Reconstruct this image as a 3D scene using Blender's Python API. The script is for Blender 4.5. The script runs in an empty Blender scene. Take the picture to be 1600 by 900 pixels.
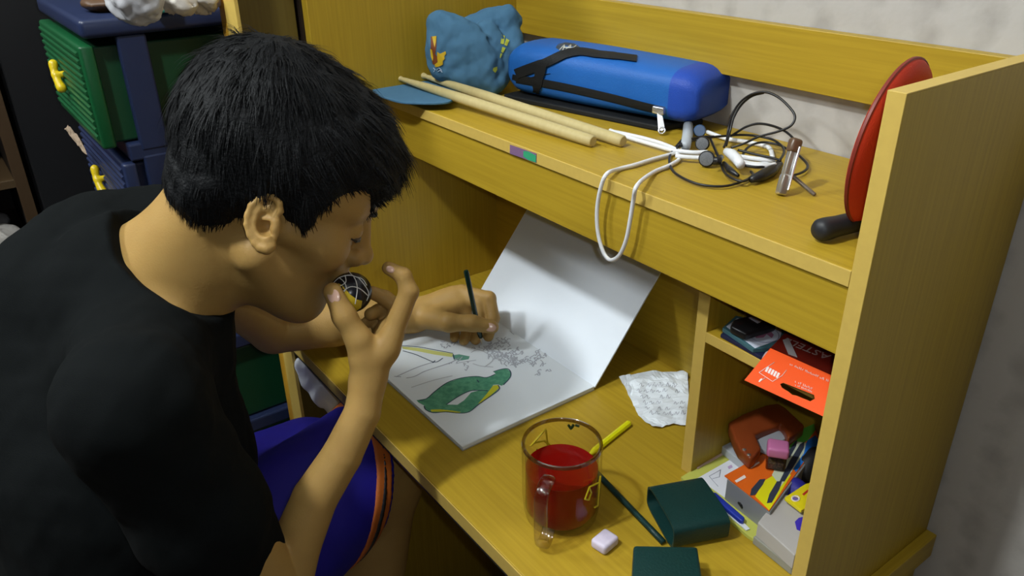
import bpy, bmesh, math, random
import numpy as np
from mathutils import Vector, Matrix, noise as mnoise

random.seed(7)
rng = np.random.default_rng(7)
scene = bpy.context.scene
COL = scene.collection

# ------------------------------------------------------------------ camera
F_PX = 1242.84                      # focal length in pixels of the 1600x900 frame
CAM = np.array([1.0297, -0.5321, 1.3337])
_p, _y, _r = -0.4689, 0.9423, -0.0158
FW = np.array([-math.sin(_y) * math.cos(_p), math.cos(_y) * math.cos(_p), math.sin(_p)])
_rt = np.cross(FW, [0, 0, 1.0]); _rt /= np.linalg.norm(_rt)
_up = np.cross(_rt, FW)
RT = math.cos(_r) * _rt + math.sin(_r) * _up
UP = math.cos(_r) * _up - math.sin(_r) * _rt
cd = bpy.data.cameras.new('camera')
cd.sensor_fit = 'HORIZONTAL'; cd.sensor_width = 36.0; cd.lens = 36.0 * F_PX / 1600.0
cd.clip_start = 0.02; cd.clip_end = 50
cam = bpy.data.objects.new('camera', cd); COL.objects.link(cam)
m4 = Matrix.Identity(4)
for i in range(3):
    m4[i][0], m4[i][1], m4[i][2], m4[i][3] = RT[i], UP[i], -FW[i], CAM[i]
cam.matrix_world = m4
scene.camera = cam

# ------------------------------------------------------------------ light
scene.view_settings.view_transform = 'Standard'
scene.view_settings.look = 'None'
scene.view_settings.gamma = 1.0
scene.view_settings.use_curve_mapping = False
scene.view_settings.exposure = 0.22
w = bpy.data.worlds.new('world'); scene.world = w; w.use_nodes = True
w.node_tree.nodes['Background'].inputs[0].default_value = (0.80, 0.90, 1.0, 1)
w.node_tree.nodes['Background'].inputs[1].default_value = 0.012
ld = bpy.data.lights.new('room_lamp', 'POINT')
ld.energy = 62; ld.color = (0.93, 0.98, 1.0); ld.shadow_soft_size = 0.055
lamp = bpy.data.objects.new('room_lamp', ld); COL.objects.link(lamp)
lamp.location = (0.42, -1.0, 2.33)
l2 = bpy.data.lights.new('side_lamp', 'POINT')
l2.energy = 62; l2.color = (0.93, 0.98, 1.0); l2.shadow_soft_size = 0.14
lamp2 = bpy.data.objects.new('side_lamp', l2); COL.objects.link(lamp2)
lamp2.location = (-0.70, -1.5, 2.3)
fd = bpy.data.lights.new('phone_flash', 'POINT')      # the phone's own small flash beside its lens
fd.energy = 3.1; fd.color = (0.95, 0.98, 1.0); fd.shadow_soft_size = 0.006
flash = bpy.data.objects.new('phone_flash', fd); COL.objects.link(flash)
flash.location = tuple(CAM + RT * 0.022 + UP * 0.012 - FW * 0.01)

# ------------------------------------------------------------------ helpers
def ray(px, py):
    return (px - 800) / F_PX * RT - (py - 450) / F_PX * UP + FW
def at(px, py, d):                  # photograph point at a distance along the view axis
    return CAM + ray(px, py) * d
def on(px, py, ax, val):            # photograph point on an axis-aligned plane of the room
    dv = ray(px, py)
    return CAM + dv * ((val - CAM[ax]) / dv[ax])
def onz(px, py, z): return on(px, py, 2, z)

def link(name, me, mats, parent=None, smooth=False):
    o = bpy.data.objects.new(name, me); COL.objects.link(o)
    if not isinstance(mats, (list, tuple)): mats = [mats]
    for m in mats: me.materials.append(m)
    if smooth and len(me.polygons):
        me.polygons.foreach_set('use_smooth', [True] * len(me.polygons))
    if parent is not None: o.parent = parent
    return o
def thing(name, label, cat, loc=(0, 0, 0), group=None):
    o = bpy.data.objects.new(name, None); COL.objects.link(o)
    o.location = loc; o.empty_display_size = 0.02
    o['label'] = label; o['category'] = cat
    if group: o['group'] = group
    bpy.context.view_layer.update()
    return o
def tag(o, label, cat, group=None):
    o['label'] = label; o['category'] = cat
    if group: o['group'] = group
    return o
def struct(o, label=None):
    o['kind'] = 'structure'
    if label: o['label'] = label
    return o
def adopt(child, parent):           # parent keeping the world position
    child.parent = parent
    child.matrix_parent_inverse = Matrix.Translation(-Vector(parent.location))
    return child
def pydata(verts, faces):
    me = bpy.data.meshes.new('m')
    me.from_pydata([tuple(map(float, v)) for v in verts], [], faces); me.update()
    return me
def box_bm(x0, x1, y0, y1, z0, z1, bev=0.0008, seg=2):
    bm = bmesh.new()
    r = bmesh.ops.create_cube(bm, size=1.0)
    for v in bm.verts:
        v.co = Vector((x0 + (v.co.x + .5) * (x1 - x0), y0 + (v.co.y + .5) * (y1 - y0), z0 + (v.co.z + .5) * (z1 - z0)))
    if bev > 0:
        bmesh.ops.bevel(bm, geom=list(bm.edges), offset=bev, segments=seg, affect='EDGES', profile=0.5)
    return bm
def box(name, x0, x1, y0, y1, z0, z1, mat, parent=None, bev=0.0008, seg=2, smooth=False):
    bm = box_bm(x0, x1, y0, y1, z0, z1, bev, seg)
    me = bpy.data.meshes.new(name); bm.to_mesh(me); bm.free()
    o = link(name, me, mat, None, smooth)
    if parent is not None: adopt(o, parent)
    return o
def prism(name, pts, vec, mat, parent=None, bev=0.0, smooth=False, seg=2):
    """closed solid: polygon pts (3D) swept by vec"""
    bm = bmesh.new()
    a = [bm.verts.new(Vector(map(float, p))) for p in pts]
    b = [bm.verts.new(Vector(map(float, p)) + Vector(map(float, vec))) for p in pts]
    bm.faces.new(a); bm.faces.new(list(reversed(b)))
    n = len(a)
    for i in range(n):
        bm.faces.new((a[i], b[i], b[(i + 1) % n], a[(i + 1) % n]))
    bmesh.ops.recalc_face_normals(bm, faces=list(bm.faces))
    if bev > 0:
        bmesh.ops.bevel(bm, geom=list(bm.edges), offset=bev, segments=seg, affect='EDGES', profile=0.5)
    me = bpy.data.meshes.new(name); bm.to_mesh(me); bm.free()
    o = link(name, me, mat, None, smooth)
    if parent is not None: adopt(o, parent)
    return o
def slab(name, px, z, th, mat, parent=None, bev=0.0006, smooth=False, seg=2):
    """solid whose top face, at height z, has the given outline"""
    return prism(name, [onz(x, y, z) for x, y in px], (0, 0, -th), mat, parent, bev, smooth, seg)
def catmull(P, n=8, closed=False):
    P = [np.array(p, float) for p in P]
    out = []
    N = len(P)
    rngi = range(N) if closed else range(N - 1)
    for i in rngi:
        if closed: p0, p1, p2, p3 = P[i - 1], P[i], P[(i + 1) % N], P[(i + 2) % N]
        else: p0, p1, p2, p3 = P[max(i - 1, 0)], P[i], P[i + 1], P[min(i + 2, N - 1)]
        for k in range(n):
            t = k / n
            out.append(.5 * ((2 * p1) + (-p0 + p2) * t + (2 * p0 - 5 * p1 + 4 * p2 - p3) * t * t + (-p0 + 3 * p1 - 3 * p2 + p3) * t ** 3))
    if not closed: out.append(P[-1])
    return out
def tube_geo(path, rad, segs=8, flat=None, closed=False, caps=True):
    """verts, faces of a tube; flat=(w,h,normal) gives a flat ribbon section"""
    P = [np.array(p, float) for p in path]; n = len(P)
    V, Fc = [], []
    prev = None
    for i in range(n):
        if closed: t = P[(i + 1) % n] - P[i - 1]
        else: t = P[min(i + 1, n - 1)] - P[max(i - 1, 0)]
        t = t / (np.linalg.norm(t) + 1e-12)
        ref = np.array(flat[2], float) if flat else (prev if prev is not None else (np.array([0, 0, 1.]) if abs(t[2]) < .9 else np.array([1., 0, 0])))
        u = ref - t * (ref @ t)
        if np.linalg.norm(u) < 1e-6: u = np.cross(t, [1, 0.3, 0.2])
        u /= np.linalg.norm(u); v = np.cross(t, u)
        if not flat: prev = u
        r = rad[i] if hasattr(rad, '__len__') else rad
        for k in range(segs):
            a = 2 * math.pi * k / segs
            if flat:
                ca, sa = math.cos(a), math.sin(a)
                cx = math.copysign(abs(ca) ** .5, ca) * flat[1] / 2; cy = math.copysign(abs(sa) ** .5, sa) * flat[0] / 2
                V.append(P[i] + u * cx + v * cy)
            else:
                V.append(P[i] + u * r * math.cos(a) + v * r * math.sin(a))
    m = n if closed else n - 1
    for i in range(m):
        for k in range(segs):
            j = (i + 1) % n
            Fc.append((i * segs + k, i * segs + (k + 1) % segs, j * segs + (k + 1) % segs, j * segs + k))
    if caps and not closed:
        Fc.append(tuple(reversed(range(segs)))); Fc.append(tuple(range((n - 1) * segs, n * segs)))
    return V, Fc
def join_geo(parts):
    V, Fc = [], []
    for v, f in parts:
        o = len(V); V += list(v); Fc += [tuple(i + o for i in q) for q in f]
    return V, Fc
def tube(name, path, rad, mat, parent=None, segs=8, flat=None, closed=False):
    V, Fc = tube_geo(path, rad, segs, flat, closed)
    o = link(name, pydata(V, Fc), mat, None, True)
    if parent is not None: adopt(o, parent)
    return o
def lathe(name, prof, c, mat, parent=None, segs=48, axis=(0, 0, 1), smooth=True, closed=False):
    """prof: (radius, height) pairs along axis from centre c"""
    ax = np.array(axis, float); ax /= np.linalg.norm(ax)
    u = np.cross(ax, [0, 0, 1.] if abs(ax[2]) < .9 else [1., 0, 0]); u /= np.linalg.norm(u); v = np.cross(ax, u)
    V, Fc = [], []
    c = np.array(c, float)
    for r_, h in prof:
        for k in range(segs):
            a = 2 * math.pi * k / segs
            V.append(c + ax * h + r_ * (u * math.cos(a) + v * math.sin(a)))
    n = len(prof)
    for i in range(n if closed else n - 1):
        for k in range(segs):
            j = (i + 1) % n
            Fc.append((i * segs + k, i * segs + (k + 1) % segs, j * segs + (k + 1) % segs, j * segs + k))
    if not closed:
        Fc.append(tuple(reversed(range(segs)))); Fc.append(tuple(range((n - 1) * segs, n * segs)))
    bm = bmesh.new(); me = pydata(V, Fc); bm.from_mesh(me)
    bmesh.ops.recalc_face_normals(bm, faces=list(bm.faces)); bm.to_mesh(me); bm.free()
    o = link(name, me, mat, None, smooth)
    if smooth: autosmooth(o)
    if parent is not None: adopt(o, parent)
    return o
def autosmooth(o, ang=40):
    bm = bmesh.new(); bm.from_mesh(o.data)
    for e in bm.edges:
        if len(e.link_faces) == 2 and e.calc_face_angle(0) > math.radians(ang): e.smooth = False
    bm.to_mesh(o.data); bm.free()
def text_mesh(name, body, origin, right, upv, size, mat, parent=None, th=0.0003, align='LEFT', shear=0.0):
    """flat printed lettering standing on a surface"""
    cu = bpy.data.curves.new(name, 'FONT'); cu.body = body; cu.size = size; cu.align_x = align; cu.extrude = th / 2; cu.resolution_u = 2; cu.shear = shear
    tmp = bpy.data.objects.new(name, cu); COL.objects.link(tmp)
    dg = bpy.context.evaluated_depsgraph_get(); dg.update()
    me = bpy.data.meshes.new_from_object(tmp.evaluated_get(dg))
    bpy.data.objects.remove(tmp)
    R_ = np.array(right, float); R_ /= np.linalg.norm(R_); U_ = np.array(upv, float); U_ -= R_ * (U_ @ R_); U_ /= np.linalg.norm(U_); N_ = np.cross(R_, U_)
    O_ = np.array(origin, float)
    for v in me.vertices:
        v.co = Vector(O_ + R_ * v.co.x + U_ * v.co.y + N_ * (v.co.z + th / 2))
    me.materials.clear()
    o = link(name, me, mat)
    if parent is not None: adopt(o, parent)
    return o

# ------------------------------------------------------------------ materials
def mat(name, col, rough=.5, spec=.5, metal=0.0, noise=None, bump=None, sss=0.0, sheen=0.0, coat=0.0, trans=0.0, ior=1.45, emit=None):
    """noise=(scale xyz, amount, second colour)  bump=(scale, strength)"""
    m = bpy.data.materials.new(name); m.use_nodes = True
    nt = m.node_tree; b = nt.nodes['Principled BSDF']
    b.inputs['Base Color'].default_value = (*col, 1); b.inputs['Roughness'].default_value = rough
    b.inputs['Specular IOR Level'].default_value = spec; b.inputs['Metallic'].default_value = metal
    b.inputs['IOR'].default_value = ior
    if trans: b.inputs['Transmission Weight'].default_value = trans
    if sheen: b.inputs['Sheen Weight'].default_value = sheen
    if coat: b.inputs['Coat Weight'].default_value = coat
    if sss:
        b.inputs['Subsurface Weight'].default_value = sss
        b.inputs['Subsurface Radius'].default_value = (.012, .004, .002); b.inputs['Subsurface Scale'].default_value = .5
    if noise or bump:
        tc = nt.nodes.new('ShaderNodeTexCoord')
    if noise:
        mp = nt.nodes.new('ShaderNodeMapping'); mp.inputs['Scale'].default_value = noise[0]
        nz = nt.nodes.new('ShaderNodeTexNoise'); nz.inputs['Scale'].default_value = 1.0; nz.inputs['Detail'].default_value = 5
        rp = nt.nodes.new('ShaderNodeValToRGB'); rp.color_ramp.elements[0].position = .35; rp.color_ramp.elements[1].position = .65
        mx = nt.nodes.new('ShaderNodeMix'); mx.data_type = 'RGBA'
        mx.inputs[6].default_value = (*col, 1); mx.inputs[7].default_value = (*noise[2], 1)
        mu = nt.nodes.new('ShaderNodeMath'); mu.operation = 'MULTIPLY'; mu.inputs[1].default_value = noise[1]
        L = nt.links.new
        L(tc.outputs['Object'], mp.inputs[0]); L(mp.outputs[0], nz.inputs['Vector']); L(nz.outputs[0], rp.inputs[0])
        L(rp.outputs[0], mu.inputs[0]); L(mu.outputs[0], mx.inputs[0]); L(mx.outputs[2], b.inputs['Base Color'])
    if bump:
        nb = nt.nodes.new('ShaderNodeTexNoise'); nb.inputs['Scale'].default_value = bump[0]; nb.inputs['Detail'].default_value = 4
        bp = nt.nodes.new('ShaderNodeBump'); bp.inputs['Strength'].default_value = bump[1]; bp.inputs['Distance'].default_value = .002
        nt.links.new(tc.outputs['Object'], nb.inputs['Vector']); nt.links.new(nb.outputs[0], bp.inputs['Height']); nt.links.new(bp.outputs[0], b.inputs['Normal'])
    return m
def thin_glass(name, tint, gloss=.03, base=.01, graze=.6):
    m = bpy.data.materials.new(name); m.use_nodes = True
    nt = m.node_tree; nt.nodes.clear(); L = nt.links.new
    out = nt.nodes.new('ShaderNodeOutputMaterial'); mx = nt.nodes.new('ShaderNodeMixShader')
    tr = nt.nodes.new('ShaderNodeBsdfTransparent'); tr.inputs[0].default_value = (*tint, 1)
    gl = nt.nodes.new('ShaderNodeBsdfGlossy'); gl.inputs['Roughness'].default_value = gloss
    lw = nt.nodes.new('ShaderNodeLayerWeight'); lw.inputs[0].default_value = .5
    pw = nt.nodes.new('ShaderNodeMath'); pw.operation = 'POWER'; pw.inputs[1].default_value = 3.0
    fr = nt.nodes.new('ShaderNodeMath'); fr.operation = 'MULTIPLY_ADD'; fr.inputs[1].default_value = graze; fr.inputs[2].default_value = base
    L(lw.outputs['Facing'], pw.inputs[0]); L(pw.outputs[0], fr.inputs[0])
    L(fr.outputs[0], mx.inputs[0]); L(tr.outputs[0], mx.inputs[1]); L(gl.outputs[0], mx.inputs[2]); L(mx.outputs[0], out.inputs[0])
    return m
def wood(name, sc, col=(.44, .292, .022), dark=(.355, .226, .015), amt=.7, rough=.42):
    return mat(name, col, rough, .4, noise=(sc, amt, dark))
WX = wood('laminate_along_width', (6, 260, 260))
WY = wood('laminate_along_depth', (260, 6, 260))
WZ = wood('laminate_upright', (260, 260, 6))
EDGE = mat('pale_edge_band', (.60, .42, .095), .45, .4, noise=((120, 120, 120), .35, (.52, .35, .08)))
ORANGE_WOOD = wood('orange_laminate', (260, 260, 6), (.58, .31, .025), (.5, .25, .02))
BLACKM = mat('black_plastic', (.012, .012, .013), .35)
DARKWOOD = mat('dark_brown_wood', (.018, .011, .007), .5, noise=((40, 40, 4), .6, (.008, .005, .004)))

# ------------------------------------------------------------------ setting
WALLY = 0.249
def wallpaper(name):
    m = bpy.data.materials.new(name); m.use_nodes = True
    nt = m.node_tree; b = nt.nodes['Principled BSDF']; L = nt.links.new
    tc = nt.nodes.new('ShaderNodeTexCoord'); mp = nt.nodes.new('ShaderNodeMapping'); mp.inputs['Scale'].default_value = (1, 1, 1)
    nz = nt.nodes.new('ShaderNodeTexNoise'); nz.inputs['Scale'].default_value = 48; nz.inputs['Detail'].default_value = 3
    vo = nt.nodes.new('ShaderNodeTexVoronoi'); vo.inputs['Scale'].default_value = 34; vo.feature = 'SMOOTH_F1'
    wv = nt.nodes.new('ShaderNodeTexWave'); wv.wave_type = 'BANDS'; wv.bands_direction = 'X'; wv.inputs['Scale'].default_value = 5.5; wv.inputs['Distortion'].default_value = 1.0; wv.inputs['Detail'].default_value = 1
    a1 = nt.nodes.new('ShaderNodeMath'); a1.operation = 'ADD'; a2 = nt.nodes.new('ShaderNodeMath'); a2.operation = 'MULTIPLY_ADD'; a2.inputs[1].default_value = .5
    rp = nt.nodes.new('ShaderNodeValToRGB')
    rp.color_ramp.elements[0].position = .42; rp.color_ramp.elements[0].color = (.375, .35, .32, 1)
    rp.color_ramp.elements[1].position = .74; rp.color_ramp.elements[1].color = (.47, .445, .41, 1)
    bp = nt.nodes.new('ShaderNodeBump'); bp.inputs['Strength'].default_value = .35; bp.inputs['Distance'].default_value = .003
    L(tc.outputs['Object'], mp.inputs[0])
    for n in (nz, vo, wv): L(mp.outputs[0], n.inputs['Vector'])
    L(nz.outputs[0], a1.inputs[0]); L(vo.outputs[0], a1.inputs[1]); L(wv.outputs[1], a2.inputs[0]); L(a1.outputs[0], a2.inputs[2])
    a3 = nt.nodes.new('ShaderNodeMath'); a3.operation = 'MULTIPLY'; a3.inputs[1].default_value = .6; L(a2.outputs[0], a3.inputs[0])
    L(a3.outputs[0], rp.inputs[0]); L(rp.outputs[0], b.inputs['Base Color']); L(a2.outputs[0], bp.inputs['Height']); L(bp.outputs[0], b.inputs['Normal'])
    b.inputs['Roughness'].default_value = .75
    return m
WALLM = wallpaper('pale_embossed_wallpaper')
struct(box('wall_back', -2.2, 2.6, WALLY, WALLY + .1, 0, 2.6, WALLM, bev=0), 'wall with pale embossed wallpaper behind the desk')
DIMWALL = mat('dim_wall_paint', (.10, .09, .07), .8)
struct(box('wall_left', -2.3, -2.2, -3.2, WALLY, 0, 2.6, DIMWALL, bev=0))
struct(box('floor', -2.2, 2.6, -3.2, WALLY, -.05, 0, mat('floor_tile', (.16, .13, .10), .5, noise=((8, 8, 8), .5, (.12, .10, .08))), bev=0))
struct(box('ceiling', -2.2, 2.6, -3.2, WALLY, 2.6, 2.65, mat('ceiling_paint', (.36, .36, .34), .8), bev=0))

# ------------------------------------------------------------------ desk
W, T = 0.74, 0.0141
ZW = 0.74; ZS, TS = 1.0663, .0137; ZF = .9898; ZT = 1.2045; D = .2472; YF = -.2; YD = .039; XD = .5648; YB = .1862; ZP = .9247
desk = thing('writing_desk', 'yellow wood-laminate desk with raised shelf, deep apron and pigeonholes on the right', 'desk', (.37, 0, 0))
box('worktop', 0, W + .001, YF + .0012, YB + .004, ZW - .019, ZW, WX, desk, .0015)
box('edge_band', 0, W, YF, YF + .0012, ZW - .019, ZW - .001, EDGE, desk, 0)['label'] = 'pale front edge strip of the worktop'
box('black_strip', .004, W, YF + .004, YF + .03, ZW - .030, ZW - .019, BLACKM, desk, .0005)['label'] = 'black strip under the front of the worktop'  # plain black strip just below the pale edge band
# right side board, floor to top
box('side_panel', W, W + T, .0012, D, 0, ZT - .0012, WZ, desk, .0006)
box('edge_band', W, W + T, 0, .0012, 0, ZT, EDGE, desk, .0004)
box('edge_band', W, W + T, .0012, D, ZT - .0012, ZT, EDGE, desk, .0003)
# shelf, apron, rail, back
box('shelf', 0, W, .0012, D, ZS - TS, ZS, WX, desk, .0006)
box('edge_band', 0, W, -.0005, .0012, ZS - TS, ZS, EDGE, desk, .0004)
box('apron', 0, W, .003, .017, ZF, ZS - TS, WX, desk, .0008)
box('top_rail', 0, W, WALLY - .0165, WALLY - .0025, 1.1303, 1.194, WX, desk, .0008)
box('back_panel', 0, W, YB, YB + .006, 0, ZS - TS, WX, desk, 0)
# pigeonholes
box('divider', XD, XD + T, YD + .0012, YB, ZW, ZS - TS, WZ, desk, .0005)
box('edge_band', XD, XD + T, YD, YD + .0012, ZW, ZS - TS, EDGE, desk, .0003)
box('pigeonhole_shelf', XD + T, W, YD + .0012, YB, ZP - .0115, ZP, WX, desk, .0005)
box('edge_band', XD + T, W, YD, YD + .0012, ZP - .0115, ZP, EDGE, desk, .0003)
# outer stretcher on the right board
V = [on(1460, 812, 0, W + T), on(1340, 895, 0, W + T), on(1230, 980, 0, W + T)]
z1 = float(V[0][2]) - .006
box('stretcher', W + T, W + T + .012, 0.0, D, z1 - .032, z1, WY, desk, .001)
# left side board (inner face x=0), a slit, then the front upright
box('side_panel', -.016, 0, -.105, D, 0, 1.33, WZ, desk, .0012)
box('slit_backing', -.034, -.016, -.108, D, 0, 1.33, DARKWOOD, desk, 0)  # dark board added behind the slit, its colour standing for shade

# tall cupboard end beside the desk: pale-edged upright, orange-brown door edge
cup = thing('cupboard', 'tall open cupboard end of yellow and orange wood left of the desk', 'cupboard', (-.03, -.15, 0))
box('side_panel', -.034, -.022, -.195, -.1125, 0, 1.33, wood('recess_shade_laminate', (260, 260, 6), (.13, .095, .018), (.11, .075, .012)), cup, .0006)['label'] = 'inner board with the recess shade in its dark olive colour'  # olive darkened so the colour carries the shade of the recess
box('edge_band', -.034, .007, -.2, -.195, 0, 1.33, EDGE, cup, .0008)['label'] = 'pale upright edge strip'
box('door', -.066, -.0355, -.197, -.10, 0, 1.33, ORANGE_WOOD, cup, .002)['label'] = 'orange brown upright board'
box('top_board', -.07, .03, -.215, .2, 1.33, 1.35, WX, cup, .001)

# sticker on the shelf edge
st = prism('shelf_sticker', [on(797, 226, 1, -.0006), on(838.5, 240, 1, -.0006), on(838.5, 254.5, 1, -.0006), on(797, 240, 1, -.0006)], (0, -.0004, 0), mat('sticker_purple', (.16, .12, .22), .4, noise=((900, 900, 900), .8, (.30, .13, .26))))
tag(st, 'small purple and green sticker on the shelf front edge', 'sticker')
prism('printed_patch', [on(818, 236, 1, -.0011), on(825, 236.5, 1, -.0011), on(837.5, 243, 1, -.0011), on(837.5, 253.5, 1, -.0011), on(826, 250, 1, -.0011), on(818, 244.5, 1, -.0011)], (0, -.0003, 0), mat('sticker_green', (.04, .36, .17), .4), st)['label'] = 'green half of the sticker'

# ------------------------------------------------------------------ sketch pad
PAPER = mat('white_paper', (.80, .86, .91), .6, .3)
COVER = mat('pad_board', (.77, .83, .90), .55, .3)
pad = thing('sketch_pad', 'open white sketch pad lying on the desk with its cover leaning back', 'sketch pad', (.25, -.04, ZW))
PX0, PX1, PY0, PY1 = .098, .388, -.1405, .066
box('board', PX0, PX1, PY0 - .001, PY1, ZW, ZW + .0016, mat('grey_board', (.42, .43, .44), .7), pad, .0004)['label'] = 'grey backing board'
box('page_block', PX0, PX1, PY0, PY1 - .001, ZW + .0016, ZW + .0058, PAPER, pad, .0006)
for k in range(3):
    box('page', PX0 + .0006 * k, PX1 - .001 + .0005 * k, PY0 + .0004 - .0008 * k, PY1 - .001, ZW + .0058 + .0003 * k, ZW + .0061 + .0003 * k, PAPER, pad, 0)
ZPG = ZW + .0067
# leaning cover: from the fold up to the back panel
c0 = np.array([PX1 - .0005, PY1, ZW + .004]); c1 = np.array([PX1 - .0005, .1835, ZW + .150])
cdir = (c1 - c0) / np.linalg.norm(c1 - c0); clen = np.linalg.norm(c1 - c0)
nrm = np.cross(cdir, [1, 0, 0]); nrm = nrm if nrm[1] < 0 else -nrm
cv = [c0, c0 + [PX0 - PX1, 0, 0], c0 + [PX0 - PX1 + .002, 0, 0] + cdir * clen, c1]
prism('cover', cv, nrm * -.0022, COVER, pad, .0005)['label'] = 'white cover leaning against the back of the desk'
# drawing (flat print, thin ink films on the page)
def film_pts(pts, z=None): return [onz(600 + x / 3.75, 480 + y / 3.75, (z or ZPG)) for x, y in pts]
GREEN = mat('green_marker', (.13, .40, .24), .6, noise=((160, 160, 160), .8, (.045, .24, .15)))
YELL = mat('yellow_marker', (.62, .62, .03), .6)
PALEY = mat('pale_yellow_marker', (.66, .68, .22), .6)
INK = mat('dark_ink', (.035, .06, .11), .6)
GREY = mat('grey_pencil', (.36, .38, .44), .6)
LGREY = mat('light_pencil', (.50, .53, .58), .6)
art = None
def film(name, pts, m, lift=.0001):
    return prism(name, film_pts(pts, ZPG + lift), (0, 0, -.0001), m, pad)
film('green_shape', [(190, 545), (250, 535), (300, 492), (370, 442), (450, 415), (540, 405), (600, 412), (655, 392), (640, 375), (680, 365), (720, 360), (742, 380), (740, 410), (715, 440), (690, 460), (668, 452), (640, 455), (618, 495), (560, 487), (505, 490), (440, 520), (365, 570), (300, 578), (235, 575), (205, 560)], GREEN)
film('green_shape', [(235, 575), (300, 578), (365, 570), (430, 572), (470, 545), (510, 500), (560, 487), (618, 495), (670, 480), (640, 510), (560, 562), (500, 615), (440, 622), (360, 615), (290, 620), (245, 600)], GREEN)
film('yellow_stripe', [(552, 565), (600, 510), (640, 458), (668, 455), (676, 472), (630, 512), (570, 563)], YELL, .0002)
film('yellow_stripe', [(272, 600), (330, 598), (400, 606), (450, 614), (440, 622), (340, 612), (278, 612)], YELL, .0002)
film('yellow_stripe', [(105, 230), (200, 238), (300, 256), (404, 272), (400, 292), (300, 278), (200, 258), (110, 244)], PALEY, .0001)
film('green_shape', [(400, 282), (440, 276), (502, 288), (496, 304), (450, 312), (410, 308)], mat('soft_green_marker', (.14, .36, .27), .6), .0002)
def strokes(name, lines, wpx, m, lift=.0003):
    parts = []
    for ln in lines:
        P = [onz(600 + x / 3.75, 480 + y / 3.75, ZPG + lift) for x, y in ln]
        P = catmull(P, 4)
        parts.append(tube_geo(P, 0, 4, flat=(wpx * .00025, .0001, (0, 0, 1))))
    o = link(name, pydata(*join_geo(parts)), m)
    adopt(o, pad); return o
strokes('ink_lines', [[(105, 226), (200, 232), (300, 250), (405, 270)], [(110, 255), (180, 275), (240, 300), (300, 322), (345, 298)], [(285, 326), (300, 312)],
                      [(235, 578), (245, 600), (290, 618), (360, 613), (440, 620), (500, 612), (560, 565), (640, 510), (676, 478), (668, 455)],
                      [(365, 570), (440, 520), (505, 490), (560, 487), (610, 490)], [(640, 378), (680, 365), (722, 360), (742, 380), (738, 412), (700, 455)],
                      [(205, 548), (250, 535), (300, 492), (370, 442), (450, 415), (540, 405), (600, 412), (652, 392)], [(545, 425), (556, 440)], [(405, 275), (412, 305)]], 6, INK)
strokes('pencil_lines', [[(70, 408), (130, 380), (200, 350), (285, 322)], [(130, 415), (180, 405), (240, 375), (330, 345), (400, 320), (440, 296)], [(60, 405), (100, 408)]], 6, GREY)
strokes('faint_pencil_lines', [[(160, 470), (220, 450), (300, 425), (400, 402)], [(510, 265), (560, 250), (640, 300), (590, 350)], [(520, 330), (570, 345), (640, 350)], [(420, 330), (470, 320), (540, 310)]], 6, LGREY)
sc_ = []
def scrib(cx, cy, w_, h_, n):
    for i in range(n):
        x = cx + random.gauss(0, w_); y = cy + random.gauss(0, h_)
        L_ = [(x, y)]
        for k in range(3):
            x += random.uniform(-16, 16); y += random.uniform(-14, 14); L_.append((x, y))
        sc_.append(L_)
scrib(700, 270, 45, 22, 46); scrib(760, 310, 45, 20, 40); scrib(860, 300, 60, 22, 26); scrib(385, 220, 18, 12, 10); scrib(600, 240, 35, 20, 14); scrib(915, 375, 25, 10, 6); scrib(690, 190, 35, 25, 14); scrib(470, 330, 50, 18, 8)
strokes('scribbled_shading', sc_, 6, mat('soft_graphite', (.45, .48, .54), .6))['kind'] = 'stuff'

# ------------------------------------------------------------------ crumpled note
def sheet(name, outline, z, th, m, amp, freq, seed, n=26, parent=None):
    """crumpled paper: triangulated outline with small creased relief"""
    P = np.array([onz(x, y, z)[:2] for x, y in outline])
    bm = bmesh.new()
    vs = [bm.verts.new((p[0], p[1], 0)) for p in P]
    f = bm.faces.new(vs)
    bmesh.ops.triangulate(bm, faces=[f])
    bmesh.ops.subdivide_edges(bm, edges=list(bm.edges), cuts=9, use_grid_fill=True)
    bmesh.ops.triangulate(bm, faces=list(bm.faces))
    for v in bm.verts:
        h = abs(mnoise.noise(Vector((v.co.x * freq + seed, v.co.y * freq, seed))))
        h2 = abs(mnoise.noise(Vector((v.co.x * freq * 2.3, v.co.y * freq * 2.3 + seed, seed))))
        v.co.z = z + amp * h + amp * .5 * h2
    r = bmesh.ops.solidify(bm, geom=list(bm.faces), thickness=th)
    bmesh.ops.recalc_face_normals(bm, faces=list(bm.faces))
    me = bpy.data.meshes.new(name); bm.to_mesh(me); bm.free()
    o = link(name, me, m)
    if parent: adopt(o, parent)
    return o
note = sheet('paper_note', [(967, 590), (1000, 584), (1050, 582), (1074, 584), (1076, 620), (1072, 666), (1052, 664), (1028, 670), (1018, 668), (997, 650), (985, 625)], ZW + .0012, .0004, PAPER, .006, 40, 3.1)
tag(note, 'torn crumpled white note with pencil scribbles beside the pigeonhole divider', 'paper')
hw = []
for r_ in range(6):
    y0 = 598 + r_ * 9; x0 = 990 + r_ * 5
    for k in range(7):
        x = x0 + k * 10 + random.uniform(-2, 2)
        if x > 1066: break
        hw.append([(x, y0 + k * .4), (x + 2.5, y0 - 3 + random.uniform(-1, 1)), (x + 4, y0 + 2.5), (x + 7, y0 + random.uniform(-2, 1))])
hp = []
for ln in hw:
    if random.random() < .2: continue
    P = catmull([onz(x, y, ZW + .0072) for x, y in ln], 3)
    hp.append(tube_geo(P, 0, 4, flat=(.0007, .0002, (0, 0, 1))))
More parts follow.
